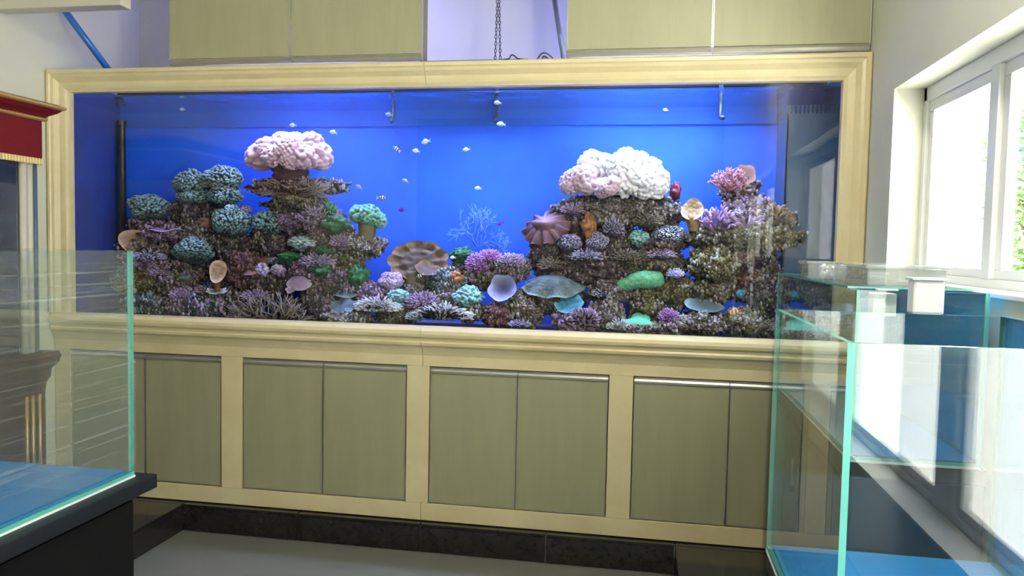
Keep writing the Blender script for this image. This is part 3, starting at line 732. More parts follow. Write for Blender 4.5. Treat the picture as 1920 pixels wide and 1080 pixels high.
# ------------------------------------------------------------------ reef: shape makers
_ICO = {}
def ico(n):
    if n not in _ICO:
        bm = bmesh.new(); bmesh.ops.create_icosphere(bm, subdivisions=n, radius=1.0); bm.verts.index_update()
        _ICO[n] = (np.array([v.co[:] for v in bm.verts]), np.array([[v.index for v in f.verts] for f in bm.faces])); bm.free()
    return _ICO[n]
def fnoise(P, scale, seed, octv=3, gain=0.55):
    off = Vector((seed*3.17, seed*1.31, seed*7.7)); out = np.zeros(len(P))
    for i, p in enumerate(P):
        v = Vector(p)*scale+off; a = 1.0; s = 0.0
        for _ in range(octv):
            s += a*mnoise.noise(v); v = v*2.1; a *= gain
        out[i] = s
    return out
def fib(n, seed):
    rn = np.random.RandomState(seed); i = np.arange(n)+0.5
    ph = np.arccos(1-2*i/n); th = math.pi*(1+5**0.5)*i
    P = np.stack([np.cos(th)*np.sin(ph), np.sin(th)*np.sin(ph), np.cos(ph)], 1)+rn.normal(0, 0.9/math.sqrt(n), (n, 3))
    return P/np.linalg.norm(P, axis=1)[:, None]
def polyps(D, K, seed):
    """0..1 height field of K rounded knobs spread over directions D"""
    S = fib(K, seed); c = np.clip((D@S.T).max(1), -1, 1); ang = np.arccos(c); r = 1.04*math.sqrt(4/K)
    return np.sqrt(np.clip(1-(ang/r)**2, 0, 1))
def obj_from(name, V, F, mat, tip=None, parent=None, label=None, cat=None, group=None, smooth=True):
    V = np.asarray(V, float)
    base = np.array(wloc(parent)) if parent is not None else np.array([V[:, 0].mean(), V[:, 1].mean(), V[:, 2].min()])
    me = bpy.data.meshes.new(name); me.from_pydata((V-base).tolist(), [], [list(map(int, f)) for f in F])
    if tip is not None:
        a = me.attributes.new('tip', 'FLOAT', 'POINT'); a.data.foreach_set('value', np.clip(np.asarray(tip, float), 0, 1))
    me.materials.append(MATS[mat])
    if smooth: me.polygons.foreach_set('use_smooth', [True]*len(me.polygons))
    me.update(); o = bpy.data.objects.new(name, me); COL.objects.link(o)
    if parent is not None: o.parent = parent
    else: o.location = base
    return tag(o, label, cat, group)
def place(px, py, Y, rx, rz, ry=None):
    c = at(px, py, Y); sx, sz = scale_at(px, py, Y)
    X_, Z_ = rx*sx, rz*sz
    return c, np.array([X_, (ry if ry else min(max(X_, Z_)*0.9, 0.115)), Z_])

def rock_shape(px, py, Y, rx, rz, seed, rough=1.0, sub=4, ry=None):
    c, R = place(px, py, Y, rx, rz, ry); D, F = ico(sub)
    h = 1+rough*(0.30*fnoise(D, 1.5, seed, 2)+0.26*fnoise(D, 4.5, seed+9, 3)) + 0.07*rough*polyps(D, 90, seed)
    V = c+D*h[:, None]*R
    V[:, 2] = np.maximum(V[:, 2], TZB+0.0005); V[:, 1] = np.clip(V[:, 1], 0.042, TYB-0.002)
    return V, F
def dome_shape(px, py, Y, rx, rz, K, seed, amp=0.12, ry=None, sub=5, under=0.65, lump=0.22, tpw=2.4):
    """knobbly hemisphere-like head, pulled in underneath"""
    fine = K >= 150 and K < 600
    if fine and sub == 5: sub = 6
    c, R = place(px, py, Y, rx, rz*(1.12 if fine else 1.0), ry); D, F = ico(sub)
    p = polyps(D, int(K*2.1) if fine else (int(K*1.35) if K > 60 else K), seed); lo = fnoise(D, 1.6, seed, 2)
    h = 1-amp*1.3+amp*1.3*p+lump*lo
    s = np.where(D[:, 2] < 0, 1-(1-under)*(-D[:, 2])**0.8, 1.0)
    V = c+np.stack([D[:, 0]*h*s*R[0], D[:, 1]*h*s*R[1], D[:, 2]*h*R[2]], 1)
    V[:, 1] = np.clip(V[:, 1], 0.042, TYB-0.002)
    return V, F, p**tpw*np.clip((D[:, 2]+0.55)/0.4, 0.0, 1)  # tip colour fades underneath: bare skeleton, with underside shade put into the colour
def lobes_shape(lobes, Yc, K, seed, amp=0.05, sub=6, soft=260.0):
    """union of overlapping rounded lobes (px, py, r_px, dy) seen from their common centre, with small knobs"""
    cx = np.mean([l[0] for l in lobes]); cy = np.mean([l[1] for l in lobes]); c0 = at(cx, cy, Yc)
    D, F = ico(sub); best = np.full(len(D), 0.0)
    rs = []
    for (px, py, r, dy) in lobes:
        c = at(px, py, Yc+dy)-c0; sx, _ = scale_at(px, py, Yc); R = r*sx
        b = D@c; disc = b*b-(c@c-R*R); t = np.where(disc > 0, b+np.sqrt(np.maximum(disc, 0)), 0)
        rs.append(np.maximum(t, 0))
    rs = np.array(rs); k = soft
    best = np.log(np.exp(k*rs).sum(0))/k-math.log(len(lobes))/k*0.25
    p = polyps(D, K, seed)
    best = best*(1-0.45*np.clip(-D[:, 2]-0.15, 0, 1))
    h = best*(1-amp+amp*p+0.05*fnoise(D, 3, seed, 2))
    V = c0+D*h[:, None]; V[:, 1] = np.clip(V[:, 1], 0.042, TYB-0.002)
    return V, F, p
def plate_shape(px, py, Y, rx, rz, seed, axis=(0, -0.8, 0.6), k=7, scallop=0.08, ruffle=0.12, cup=0.25, thick=0.05, ridges=0, ridge=0.0, nr=14, nt=96, radii=None, spin=0.0, tp=4, lobed=False):
    """ruffled disc; axis is the way its upper face looks; rx, rz half sizes in px as seen"""
    c = at(px, py, Y); sx, sz = scale_at(px, py, Y); n = Vector(axis).normalized()
    u = Vector((1, 0, 0)); u = (u-n*u.dot(n)).normalized(); v = n.cross(u)
    view = Vector(CAM_P-c).normalized()
    A = rx*sx; fore = max(0.25, abs((Vector((0, 0, 1))-view*view.z).dot(v))); B = rz*sz/fore
    if radii: B = radii
    rn = random.Random(seed); ph = rn.uniform(0, 6.28); ph2 = rn.uniform(0, 6.28); V = []; tip = []; F = []
    Rm = (A+B)/2
    for side in (0, 1):
        for i in range(nr+1):
            r = i/nr
            for j in range(nt):
                th = 2*math.pi*j/nt+spin
                e = 1+scallop*r*math.sin(k*th+ph)+0.5*scallop*r*math.sin((k//2+1)*th+ph2)
                hgt = Rm*(cup*r*r+ruffle*r**2.5*math.sin(k*th+ph)+0.04*r*mnoise.noise(Vector((3*r*math.cos(th), 3*r*math.sin(th), seed)))+ridge*r*math.sin(ridges*th))
                if lobed:
                    w_ = abs(math.sin(k*th/2+ph)); e = 1+scallop*r*(1.6*w_-1); hgt = Rm*(cup*r*r+ruffle*r**2.5*(0.3-w_)-0.08*w_*math.exp(-((r-0.70)/0.14)**2)+0.05*mnoise.noise(Vector((4*r*math.cos(th), 4*r*math.sin(th), seed))))
                hgt -= side*thick*Rm*(1.0-0.75*r**3)
                p = Vector(c)+u*(A*r*e*math.cos(th))+v*(B*r*e*math.sin(th))+n*hgt
                V.append(p); tip.append((r**tp if tp > 0 else (1-r)**-tp) if side == 0 else 0.2*r**6)
    N = (nr+1)*nt
    for side in (0, 1):
        o = side*N
        for i in range(nr):
            for j in range(nt):
                a, b_ = o+i*nt+j, o+i*nt+(j+1) % nt; q = (a, b_, b_+nt, a+nt)
                F.append(q if side == 0 else q[::-1])
    for j in range(nt): F.append((nr*nt+j, nr*nt+(j+1) % nt, N+nr*nt+(j+1) % nt, N+nr*nt+j)[::-1])
    V = np.array([p[:] for p in V]); V[:, 1] = np.clip(V[:, 1], 0.042, TYB-0.002); V[:, 2] = np.maximum(V[:, 2], TZB+0.001)
    return V, F, tip
def stub_shape(a, b, ra, rb, seed, n=16, m_=8, rough=0.25):
    """lumpy tapered stalk between two points"""
    a, b = np.array(a), np.array(b); V = []; F = []
    for i in range(m_+1):
        t = i/m_; p = a+(b-a)*t; r = ra+(rb-ra)*t
        for j in range(n):
            th = 2*math.pi*j/n; w = 1+rough*mnoise.noise(Vector((math.cos(th)*1.3, math.sin(th)*1.3, t*3+seed)))+0.5*rough*mnoise.noise(Vector((math.cos(th)*4, math.sin(th)*4, t*8+seed)))
            V.append((p[0]+r*w*math.cos(th), p[1]+r*w*math.sin(th), p[2]))
    for i in range(m_):
        for j in range(n): F.append((i*n+j, i*n+(j+1) % n, (i+1)*n+(j+1) % n, (i+1)*n+j))
    F.append(tuple(range(n))[::-1]); F.append(tuple(range(m_*n, (m_+1)*n)))
    V = np.array(V)
    if b[2] < a[2]: F = [f[::-1] for f in F]
    V[:, 1] = np.clip(V[:, 1], 0.042, TYB-0.002); V[:, 2] = np.maximum(V[:, 2], TZB+0.0005)
    return V, F
def tube_np(pts, rr, n, V, F, tip, tv):
    o = len(V); prev = None
    for i, p in enumerate(pts):
        t = (pts[min(i+1, len(pts)-1)]-pts[max(i-1, 0)]).normalized()
        a = prev if prev is not None else t.orthogonal(); a = (a-t*a.dot(t)).normalized(); prev = a; b = t.cross(a)
        for k in range(n):
            an = 2*math.pi*k/n; q = p+(a*math.cos(an)+b*math.sin(an))*rr[i]; V.append(q[:]); tip.append(tv[i])
    for i in range(len(pts)-1):
        for k in range(n): F.append((o+i*n+k, o+i*n+(k+1) % n, o+(i+1)*n+(k+1) % n, o+(i+1)*n+k))
    F.append(tuple(o+(len(pts)-1)*n+k for k in range(n)))
def branch_shape(px, py, Y, rx, rz, seed, nmain=9, depth=3, r0=0.008, spread=1.0, up=0.6, n=5, fwd=0.4, split=2):
    """bush of forking branches growing out of (px, py + rz)"""
    rn = random.Random(seed); c = Vector(at(px, py+rz*0.85, Y)); sx, sz = scale_at(px, py, Y); A, H = rx*sx, rz*sz*1.75
    V, F, tip = [], [], []
    def grow(p, d, L, r, lev):
        mid = p+d*L*0.5+Vector((rn.gauss(0, 1), rn.gauss(0, 1), rn.gauss(0, 1)))*L*0.08
        e = p+d*L; e.y = min(max(e.y, 0.05), TYB-0.01); mid.y = min(max(mid.y, 0.05), TYB-0.01)
        tv = [(1-lev/depth)*0.9, 1-(lev-0.5)/depth, 1-(lev-1)/depth]
        tube_np([p, mid, e], [r, r*0.88, r*(0.72 if lev > 1 else 0.45)], n, V, F, tip, [max(0, min(1, q)) for q in tv])
        if lev > 1:
            for k in range(split if rn.random() < 0.75 else split+1):
                nd = (d+Vector((rn.gauss(0, 0.55), rn.gauss(0, 0.45), rn.gauss(0.12, 0.45)))).normalized(); grow(e, nd, L*rn.uniform(0.65, 0.9), r*0.74, lev-1)
    for k in range(nmain):
        a = math.pi*(k+0.5)/nmain+rn.gauss(0, 0.12)
        d = Vector((math.cos(a)*A*spread/H, rn.uniform(-fwd, fwd*0.6), up*math.sin(a)+0.25)).normalized()
        tot = sum(0.78**q for q in range(depth)); reach = math.hypot(A*d.x, H*d.z)/max(1e-6, math.hypot(d.x, d.z))
        grow(c+Vector((math.cos(a)*A*0.12, 0, 0)), d, reach/tot, r0, depth)
    return np.array(V), F, tip
def tuft_shape(px, py, Y, rx, rz, seed, K=160, L=0.35, r=0.05, ry=None, up=0.3):
    """rounded mass bristling with short blunt polyps"""
    c, R = place(px, py, Y, rx, rz, ry); D, F0 = ico(3); core = 0.78
    V = [tuple(p) for p in c+D*R*core*(1+0.2*fnoise(D, 2, seed, 2))[:, None]]; F = [tuple(f) for f in F0]; tip = [0.0]*len(V)
    rn = random.Random(seed); S = fib(K, seed)
    for d in S:
        if d[2] < -0.55 or d[1] > 0.6: continue
        p = Vector(c+d*R*core*0.95); dv = Vector(d*R)+Vector((0, 0, up*R[2]))+Vector((rn.gauss(0, 1), rn.gauss(0, 1), rn.gauss(0, 1)))*float(R.min())*0.22
        l = L*float(R.mean())*rn.uniform(0.6, 1.2); dn = dv.normalized(); rr = r*float(R.mean())
        tube_np([p, p+dn*l*0.6, p+dn*l], [rr, rr*0.95, rr*0.55], 5, V, F, tip, [0.15, 0.7, 1.0])
    V = np.array(V); V[:, 1] = np.clip(V[:, 1], 0.042, TYB-0.002); V[:, 2] = np.maximum(V[:, 2], TZB+0.0005)
    return V, F, tip

# ------------------------------------------------------------------ reef: rocks
RG = 'rocks of the reef'
seed_n = [100]
GROW = {'rock_grey': ('g_mauve', 'g_pale', 'g_olive'), 'rock_purple': ('g_violet', 'g_mauve', 'g_pale'), 'rock_olive': ('g_olive', 'g_pale', 'g_mauve'),
        'rock_dark': ('g_mauve', 'g_brown', 'g_olive'), 'rock_teal': ('g_teal', 'g_pale', 'g_violet'), 'rock_maroon': ('g_brown', 'g_brown', 'g_mauve')}
def growth(o, V, F, seed, mat):
    """crust of small knobs and stubs growing on the side of the rock towards the light and the glass"""
    rn = random.Random(seed*7); c = V.mean(0); area = (V[:, 0].max()-V[:, 0].min())*(V[:, 2].max()-V[:, 2].min())
    tot = int(min(330, 60+area*9000)); I, IF = ico(2)
    for part in range(2):
        gv, gf, gt = [], [], []; n = 0; m_ = GROW[mat][part if rn.random() < 0.75 else 2]; ph = rn.uniform(0, 50)
        for _ in range(tot*6):
            if n >= tot//2: break
            i = rn.randrange(len(V)); d = V[i]-c
            if d[1] > 0.03 and d[2] < 0.02: continue
            q = Vector(V[i])*22+Vector((ph, part*9, 0))
            if mnoise.noise(q) < -0.02: continue
            r = rn.uniform(0.003, 0.0085); k = len(gv); st = np.array([r, r, r*rn.uniform(0.8, 2.2)])
            gv.extend((V[i]+I*st).tolist()); gf.extend((IF+k).tolist()); gt.extend((0.5+0.5*I[:, 2]).tolist()); n += 1
        if n > 5:
            g = obj_from('encrusting_growth', np.array(gv), gf, m_, gt, o); g['kind'] = 'stuff'
def rock(px, py, Y, rx, rz, mat, lab, rough=1.0, sub=4, ry=None):
    seed_n[0] += 1
    V, F = rock_shape(px, py, Y, rx, rz, seed_n[0], rough, sub, ry)
    o = obj_from('live_rock', V, F, mat, None, None, lab, 'rock', RG)
    growth(o, V, F, seed_n[0], mat)
    return o
# mound of the pink topped reef
rock(556, 352, 0.30, 76, 19, 'rock_grey', 'broad flat encrusted rock shelf directly under the pink coral', 0.8, 5)
rock(562, 384, 0.31, 52, 22, 'rock_grey', 'encrusted rock second below the pink coral', 1.0)
rock(575, 412, 0.30, 62, 30, 'rock_purple', 'purple-grey rock block third below the pink coral', 0.9, 5)
rock(600, 452, 0.32, 55, 36, 'rock_dark', 'dark rock behind the pale blue fluffy coral')
rock(530, 470, 0.36, 62, 44, 'rock_dark', 'dark rock behind the green tuft and teal dome pair')
rock(632, 462, 0.33, 40, 42, 'rock_grey', 'grey rock under the green algae drape')
rock(680, 462, 0.29, 38, 20, 'rock_grey', 'small overhanging rock ledge under the green capped coral', 0.9)
rock(655, 492, 0.28, 26, 24, 'rock_olive', 'olive rock tapering down below the green capped coral ledge')
rock(368, 402, 0.31, 40, 28, 'rock_dark', 'brown rock holding up the two tall teal coral heads')
rock(375, 436, 0.31, 44, 28, 'rock_grey', 'rock beneath the brown block of the two tall heads')
rock(282, 424, 0.33, 32, 22, 'rock_dark', 'dark rock foot of the outermost teal dome')
rock(322, 438, 0.27, 52, 18, 'rock_purple', 'flat violet-grey rock slab between two teal domes', 0.7)
rock(285, 470, 0.28, 42, 24, 'rock_grey', 'rock behind the tan ear shaped sponge')
rock(436, 462, 0.29, 38, 30, 'rock_dark', 'dark rock under the middle teal dome')
rock(508, 455, 0.30, 40, 26, 'rock_dark', 'dark rock foot of the teal dome under the shelf')
rock(276, 494, 0.22, 42, 20, 'rock_purple', 'purple topped rock step beside the film wrapped tank', 0.8)
rock(272, 528, 0.22, 46, 28, 'rock_olive', 'olive brown rock below the purple topped step')
rock(368, 505, 0.27, 46, 24, 'rock_dark', 'dark rock foot of the low wide teal dome')
rock(334, 534, 0.20, 38, 24, 'rock_grey', 'rounded grey rock below the low wide teal dome')
rock(462, 508, 0.24, 40, 36, 'rock_maroon', 'maroon encrusted rock beside the three lavender balls', 1.0, 5)
rock(286, 574, 0.17, 40, 28, 'rock_teal', 'teal grey rock at the bottom corner of the reef')
rock(345, 572, 0.15, 32, 26, 'rock_purple', 'bright purple encrusted rock at the bottom glass edge')
rock(392, 578, 0.16, 38, 28, 'rock_teal', 'blue-teal knobbly rock below the orange vase sponge')
rock(420, 552, 0.22, 32, 24, 'rock_dark', 'dark rock seat of the orange vase sponge')
rock(448, 578, 0.20, 34, 30, 'rock_grey', 'grey rock beside the bristling brown coral mass')
rock(500, 530, 0.27, 46, 26, 'rock_dark', 'dark rock under the three lavender balls')
rock(580, 505, 0.28, 52, 28, 'rock_purple', 'purple specked rock with green patches above the lavender mushroom')
rock(632, 528, 0.24, 38, 30, 'rock_dark', 'dark hollow rock below the green patches')
rock(604, 566, 0.22, 34, 38, 'rock_dark', 'dark rock beside the blue-grey plate')
rock(668, 540, 0.24, 30, 22, 'rock_purple', 'small purple rock below the trailing green algae')
rock(655, 598, 0.15, 44, 16, 'rock_grey', 'low rubble rock under the blue-grey plate')
rock(705, 556, 0.24, 36, 20, 'rock_purple', 'purple rock between blue-grey plate and smooth lavender dome')
# middle of the reef
rock(786, 545, 0.27, 34, 34, 'rock_grey', 'rock foot of the brown scalloped fan coral')
rock(745, 588, 0.19, 34, 18, 'rock_olive', 'olive rock foot of the small aqua dome')
rock(838, 532, 0.26, 36, 26, 'rock_teal', 'blue-grey rock with orange polyps beside the fan coral')
rock(838, 565, 0.22, 34, 24, 'rock_grey', 'rock below the orange polyps')
rock(876, 582, 0.19, 30, 20, 'rock_olive', 'olive rock foot of the striped brain coral')
rock(868, 512, 0.34, 28, 24, 'rock_dark', 'dark rock foot of the dark green dome')
rock(955, 502, 0.28, 36, 22, 'rock_grey', 'grey-brown rock beside the purple arch coral')
rock(908, 522, 0.28, 34, 20, 'rock_olive', 'rock under the purple arch coral')
rock(936, 592, 0.17, 28, 24, 'rock_maroon', 'reddish brown ribbed rock under the lavender trumpet cup')
rock(985, 582, 0.20, 32, 36, 'rock_olive', 'yellow-olive rock under the teal-grey cap coral')
rock(1048, 562, 0.24, 46, 26, 'rock_olive', 'olive rock shelf under the edge of the teal-grey cap coral')
# mound of the white topped reef
rock(1150, 398, 0.31, 100, 30, 'rock_grey', 'wide encrusted rock directly under the white coral', 0.8, 5)
rock(1235, 400, 0.32, 42, 32, 'rock_grey', 'grey rock under the outer end of the white coral')
rock(1085, 420, 0.33, 34, 36, 'rock_dark', 'dark rock between the leather coral and the orange sponge')
rock(1030, 475, 0.33, 34, 40, 'rock_dark', 'dark rock stalk under the leather coral')
rock(1150, 462, 0.32, 70, 34, 'rock_dark', 'dark rock behind the two lavender domes')
rock(1235, 462, 0.30, 48, 24, 'rock_dark', 'dark rock under the blue-white dotted dome')
rock(1118, 498, 0.26, 66, 34, 'rock_dark', 'large dark rock under the two lavender domes', 1.1, 5)
rock(1225, 495, 0.29, 62, 30, 'rock_grey', 'rock above the long green dome')
rock(1050, 520, 0.30, 40, 34, 'rock_dark', 'dark rock above the teal-grey cap coral')
rock(1150, 545, 0.25, 50, 22, 'rock_grey', 'rock under the narrow end of the long green dome')
rock(1212, 572, 0.21, 30, 30, 'rock_olive', 'olive rock pillar under the long green dome')
rock(1262, 550, 0.23, 34, 34, 'rock_olive', 'mossy olive rock below the violet tips')
rock(1080, 606, 0.14, 40, 26, 'rock_purple', 'bright purple rock under the cyan clam', 1.0, 5)
rock(1138, 598, 0.15, 32, 34, 'rock_grey', 'grey pitted rock beside the bright purple rock', 0.8, 5)
rock(1205, 618, 0.13, 40, 14, 'rock_grey', 'low grey rubble rock under the mint green plate')
rock(1262, 612, 0.15, 36, 20, 'rock_grey', 'rubble rock under the purple polyp tuft')
# ledge reef beside the overflow
rock(1388, 362, 0.33, 34, 26, 'rock_dark', 'dark rock pillar under the pink branching coral')
rock(1398, 398, 0.30, 44, 30, 'rock_purple', 'purple-grey rock between the finger corals and the pillar')
rock(1352, 446, 0.26, 68, 22, 'rock_grey', 'grey ledge rock under the purple finger corals', 0.8, 5)
rock(1440, 446, 0.24, 56, 26, 'rock_olive', 'olive ledge rock reaching out towards the overflow')
rock(1448, 410, 0.26, 40, 22, 'rock_grey', 'pinkish lumpy rock on top of the outer ledge')
rock(1402, 480, 0.30, 50, 20, 'rock_dark', 'dark underside rock below the outer ledge')
rock(1338, 496, 0.20, 46, 32, 'rock_olive', 'big round boulder with a dark hollow under the ledge', 0.6, 5)
rock(1330, 545, 0.24, 46, 26, 'rock_grey', 'rock under the big round boulder')
rock(1400, 532, 0.25, 36, 30, 'rock_maroon', 'red-brown rock behind the tiny cyan polyp')
rock(1440, 560, 0.22, 34, 60, 'rock_dark', 'tall dark rock beside the tank by the windows')
rock(1320, 606, 0.15, 46, 22, 'rock_grey', 'grey rock under the pale blue shelf plate')
rock(1390, 604, 0.16, 46, 24, 'rock_olive', 'olive rock under the clownfish')
rock(1448, 618, 0.14, 36, 18, 'rock_grey', 'small rubble rock at the corner of the glass')

# ------------------------------------------------------------------ reef: corals
sd = [0]
def coral(name, shape, mat, lab, cat='coral', group='corals on the reef', parent=None):
    V, F = shape[0], shape[1]; tip = shape[2] if len(shape) > 2 else None
    return obj_from(name, V, F, mat, tip, parent, lab, cat, group)
def S():
    sd[0] += 1; return sd[0]

# pink mushroom-like coral on top
pk = thing('bubble_coral', at(545, 335, 0.27), 'large pale pink billowing coral crowning the reef', 'coral', 'corals on the reef')
coral('crown', lobes_shape([(482, 299, 26, 0.0), (500, 283, 27, 0.0), (530, 272, 25, 0.01), (553, 268, 21, 0.0), (583, 271, 24, 0.0), (598, 290, 25, 0.0), (606, 305, 20, 0.0), (545, 290, 34, -0.05), (575, 300, 27, -0.06), (515, 300, 26, -0.06), (545, 308, 24, -0.07)], 0.27, 620, S(), 0.11), 'c_pink', None, None, None, pk)
coral('stalk', stub_shape(at(547, 345, 0.30), at(543, 305, 0.29), 0.085, 0.115, 3), 'c_under', None, None, None, pk)
# white billowing coral with a rosy lower flank
wh = thing('bubble_coral', at(1155, 385, 0.27), 'large bright white billowing coral crowning the taller mound', 'coral', 'corals on the reef')
coral('crown', lobes_shape([(1108, 302, 25, 0.03), (1130, 310, 26, 0.0), (1150, 318, 28, -0.04), (1172, 302, 27, 0.0), (1195, 310, 30, -0.02), (1218, 320, 28, 0.0), (1234, 336, 25, 0.0), (1232, 358, 25, -0.02), (1170, 330, 34, -0.07), (1205, 345, 28, -0.08), (1160, 352, 26, -0.09), (1200, 362, 20, -0.09), (1186, 356, 20, -0.10), (1130, 352, 22, -0.05), (1215, 372, 18, -0.07), (1165, 374, 16, -0.08), (1240, 370, 16, -0.03)], 0.27, 620, S(), 0.12), 'c_white', None, None, None, wh)
coral('flank', lobes_shape([(1076, 345, 29, 0.0), (1094, 336, 30, -0.02), (1104, 352, 22, -0.05), (1068, 356, 20, -0.02)], 0.24, 420, S(), 0.15, 5), 'c_rose', None, None, None, wh)
coral('fold', lobes_shape([(1128, 365, 17, 0.0), (1140, 356, 20, -0.02), (1150, 345, 18, -0.02)], 0.16, 300, S(), 0.08, 5), 'c_rose', None, None, None, wh)

DG = 'dome corals on the reef'
def dome(px, py, Y, rx, rz, K, mat, lab, amp=0.14, name='dome_coral', **kw):
    return coral(name, dome_shape(px, py, Y, rx, rz, K, S(), amp, **kw), mat, lab, 'coral', DG)
dome(280, 394, 0.28, 35, 27, 260, 'c_teal', 'teal dome coral standing apart at the outer end of the reef')
dome(358, 348, 0.27, 31, 26, 230, 'c_teal', 'taller teal coral head of the pair, the one farther from the pink coral')
dome(362, 372, 0.26, 29, 16, 200, 'c_teal', 'small teal coral tier tucked under a taller teal head')
dome(417, 340, 0.27, 37, 27, 260, 'c_teal', 'pinkish teal coral head of the pair, the one nearer the pink coral')
dome(421, 370, 0.25, 31, 22, 230, 'c_teal', 'lower teal lobe under the pinkish teal coral head')
dome(435, 420, 0.23, 34, 31, 260, 'c_teal', 'round teal dome coral in the middle of the reef front')
dome(458, 394, 0.29, 14, 10, 70, 'c_purple_grey', 'little grey knob coral behind the round teal dome')
dome(505, 422, 0.26, 32, 25, 240, 'c_teal', 'teal dome coral tucked under the rock shelf')
dome(368, 471, 0.20, 38, 24, 260, 'c_teal', 'low wide teal dome coral above the orange vase sponge')
dome(567, 458, 0.23, 27, 16, 110, 'c_pale', 'pale blue fluffy coral cushion below the rock blocks', 0.22)
dome(492, 507, 0.18, 13, 15, 60, 'c_brightlav', 'brightest round lavender ball coral', 0.2)
dome(522, 507, 0.18, 14, 12, 60, 'c_lav_smooth', 'mauve ball coral beside the brightest lavender ball', 0.2)
dome(514, 490, 0.20, 11, 8, 45, 'c_lav', 'small lavender ball coral behind the other two balls', 0.2)
dome(735, 529, 0.21, 23, 18, 160, 'c_lav_smooth', 'smooth pale lavender dome coral at the foot of the brown fan', 0.06)
dome(747, 557, 0.15, 21, 15, 80, 'c_aqua', 'small aqua dome coral at the bottom near the fan', 0.1)
dome(877, 560, 0.16, 28, 23, 130, 'c_aqua', 'aqua striped brain coral below the purple arch', 0.16, 'brain_coral')
dome(868, 481, 0.31, 25, 18, 90, 'c_green', 'dark green dome coral behind the purple arch', 0.12)
dome(1068, 458, 0.21, 24, 17, 150, 'c_lav', 'lavender dome coral nearer the leather coral', 0.16, tpw=3.2)
dome(1118, 456, 0.19, 22, 18, 170, 'c_lav', 'lavender-blue dome coral nearer the lavender tuft', 0.16, tpw=3.2)
dome(1198, 448, 0.22, 21, 17, 110, 'c_aqua', 'aqua dome coral beside the dotted dome', 0.14)
dome(1255, 443, 0.24, 32, 19, 230, 'c_bluewhite', 'dark dome coral dotted with blue-white polyps', 0.2, tpw=4.0)
coral('boat_coral', lobes_shape([(1164, 538, 13, 0.0), (1174, 535, 15, 0.0), (1186, 531, 18, 0.0), (1199, 528, 20, 0.0), (1212, 526, 20, 0.0), (1224, 525, 18, 0.0), (1233, 525, 15, 0.0)], 0.17, 1500, S(), 0.015, 5, 120.0), 'c_jade', 'long smooth green dome coral like an upturned boat', 'coral', DG)
dome(340, 522, 0.17, 22, 10, 110, 'c_greyteal', 'small grey-teal cushion on the rounded grey rock', 0.12)
dome(385, 578, 0.12, 22, 14, 120, 'c_teal', 'blue-teal knobbly cushion at the glass below the vase sponge', 0.16)

# green capped mushroom coral on its ledge
gm = thing('mushroom_coral', at(690, 455, 0.27), 'green capped mushroom coral standing on the small ledge', 'coral', 'corals on the reef')
coral('cap', lobes_shape([(672, 402, 19, 0.0), (692, 404, 22, -0.02), (708, 414, 18, 0.0), (714, 424, 13, 0.0)], 0.26, 260, S(), 0.16, 5), 'c_teal_green', None, None, None, gm)
coral('stalk', stub_shape(at(688, 458, 0.28), at(689, 412, 0.27), 0.050, 0.048, 5), 'c_stalk', None, None, None, gm)

# scalloped brown fan
fan = thing('fan_coral', at(783, 545, 0.27), 'big brown scalloped fan coral in the middle of the tank', 'coral', 'corals on the reef')
coral('fan', plate_shape(785, 490, 0.25, 56, 37, 12, (0.02, -0.93, 0.36), 9, 0.06, 0.02, 0.10, 0.06, nr=24, nt=180, lobed=True), 'c_fan', None, None, None, fan)
coral('stalk', stub_shape(at(780, 560, 0.25), at(786, 508, 0.25), 0.05, 0.075, 8), 'c_stalk', None, None, None, fan)
coral('lip', plate_shape(800, 508, 0.19, 22, 13, 31, (0.3, -0.55, 0.75), 4, 0.08, 0.1, 0.35, 0.1), 'c_fan', None, None, None, fan)

# leather coral with folded rim
lc = thing('leather_coral', at(1022, 450, 0.25), 'mauve folded leather coral leaning out beside the white coral', 'coral', 'corals on the reef')
coral('cap', plate_shape(1020, 416, 0.22, 48, 30, 21, (-0.25, -0.75, 0.62), 12, 0.055, 0.13, -0.42, 0.10, 38, 0.02, nr=18, nt=180, tp=-1.3), 'c_leather', None, None, None, lc)
coral('stalk', stub_shape(at(1030, 480, 0.29), at(1022, 418, 0.25), 0.05, 0.07, 9), 'c_leather', None, None, None, lc)

PG = 'plate corals on the reef'
def plate(px, py, Y, rx, rz, mat, lab, name='plate_coral', **kw):
    return coral(name, plate_shape(px, py, Y, rx, rz, S(), **kw), mat, lab, 'coral', PG)
plate(944, 543, 0.16, 27, 25, 'c_cup', 'lavender-blue trumpet cup coral with a dark throat', 'cup_coral', axis=(-0.1, -0.90, 0.42), k=5, scallop=0.05, ruffle=0.07, cup=0.36, thick=0.08, tp=1.9)
plate(1036, 518, 0.15, 58, 24, 'c_greyteal', 'teal-grey drooping cap coral with ruffled rim', 'cap_coral', axis=(0.0, -0.45, 0.89), k=8, scallop=0.06, ruffle=0.07, cup=-0.55, thick=0.08, radii=0.095)
plate(640, 574, 0.12, 28, 19, 'c_bluegrey', 'blue-grey ridged plate coral at the glass', axis=(-0.2, -0.75, 0.62), k=5, scallop=0.12, ruffle=0.08, cup=-0.1, ridges=28, ridge=0.012)
plate(648, 545, 0.18, 24, 11, 'c_bluegrey', 'small pale plate coral above the blue-grey ridged plate', axis=(0.1, -0.5, 0.85), k=5, scallop=0.12, ruffle=0.1, cup=-0.1)
plate(1320, 573, 0.13, 37, 14, 'c_bluegrey', 'pale blue shelf plate coral under the big boulder', axis=(0.05, -0.6, 0.8), k=4, scallop=0.06, ruffle=0.05, cup=0.1)
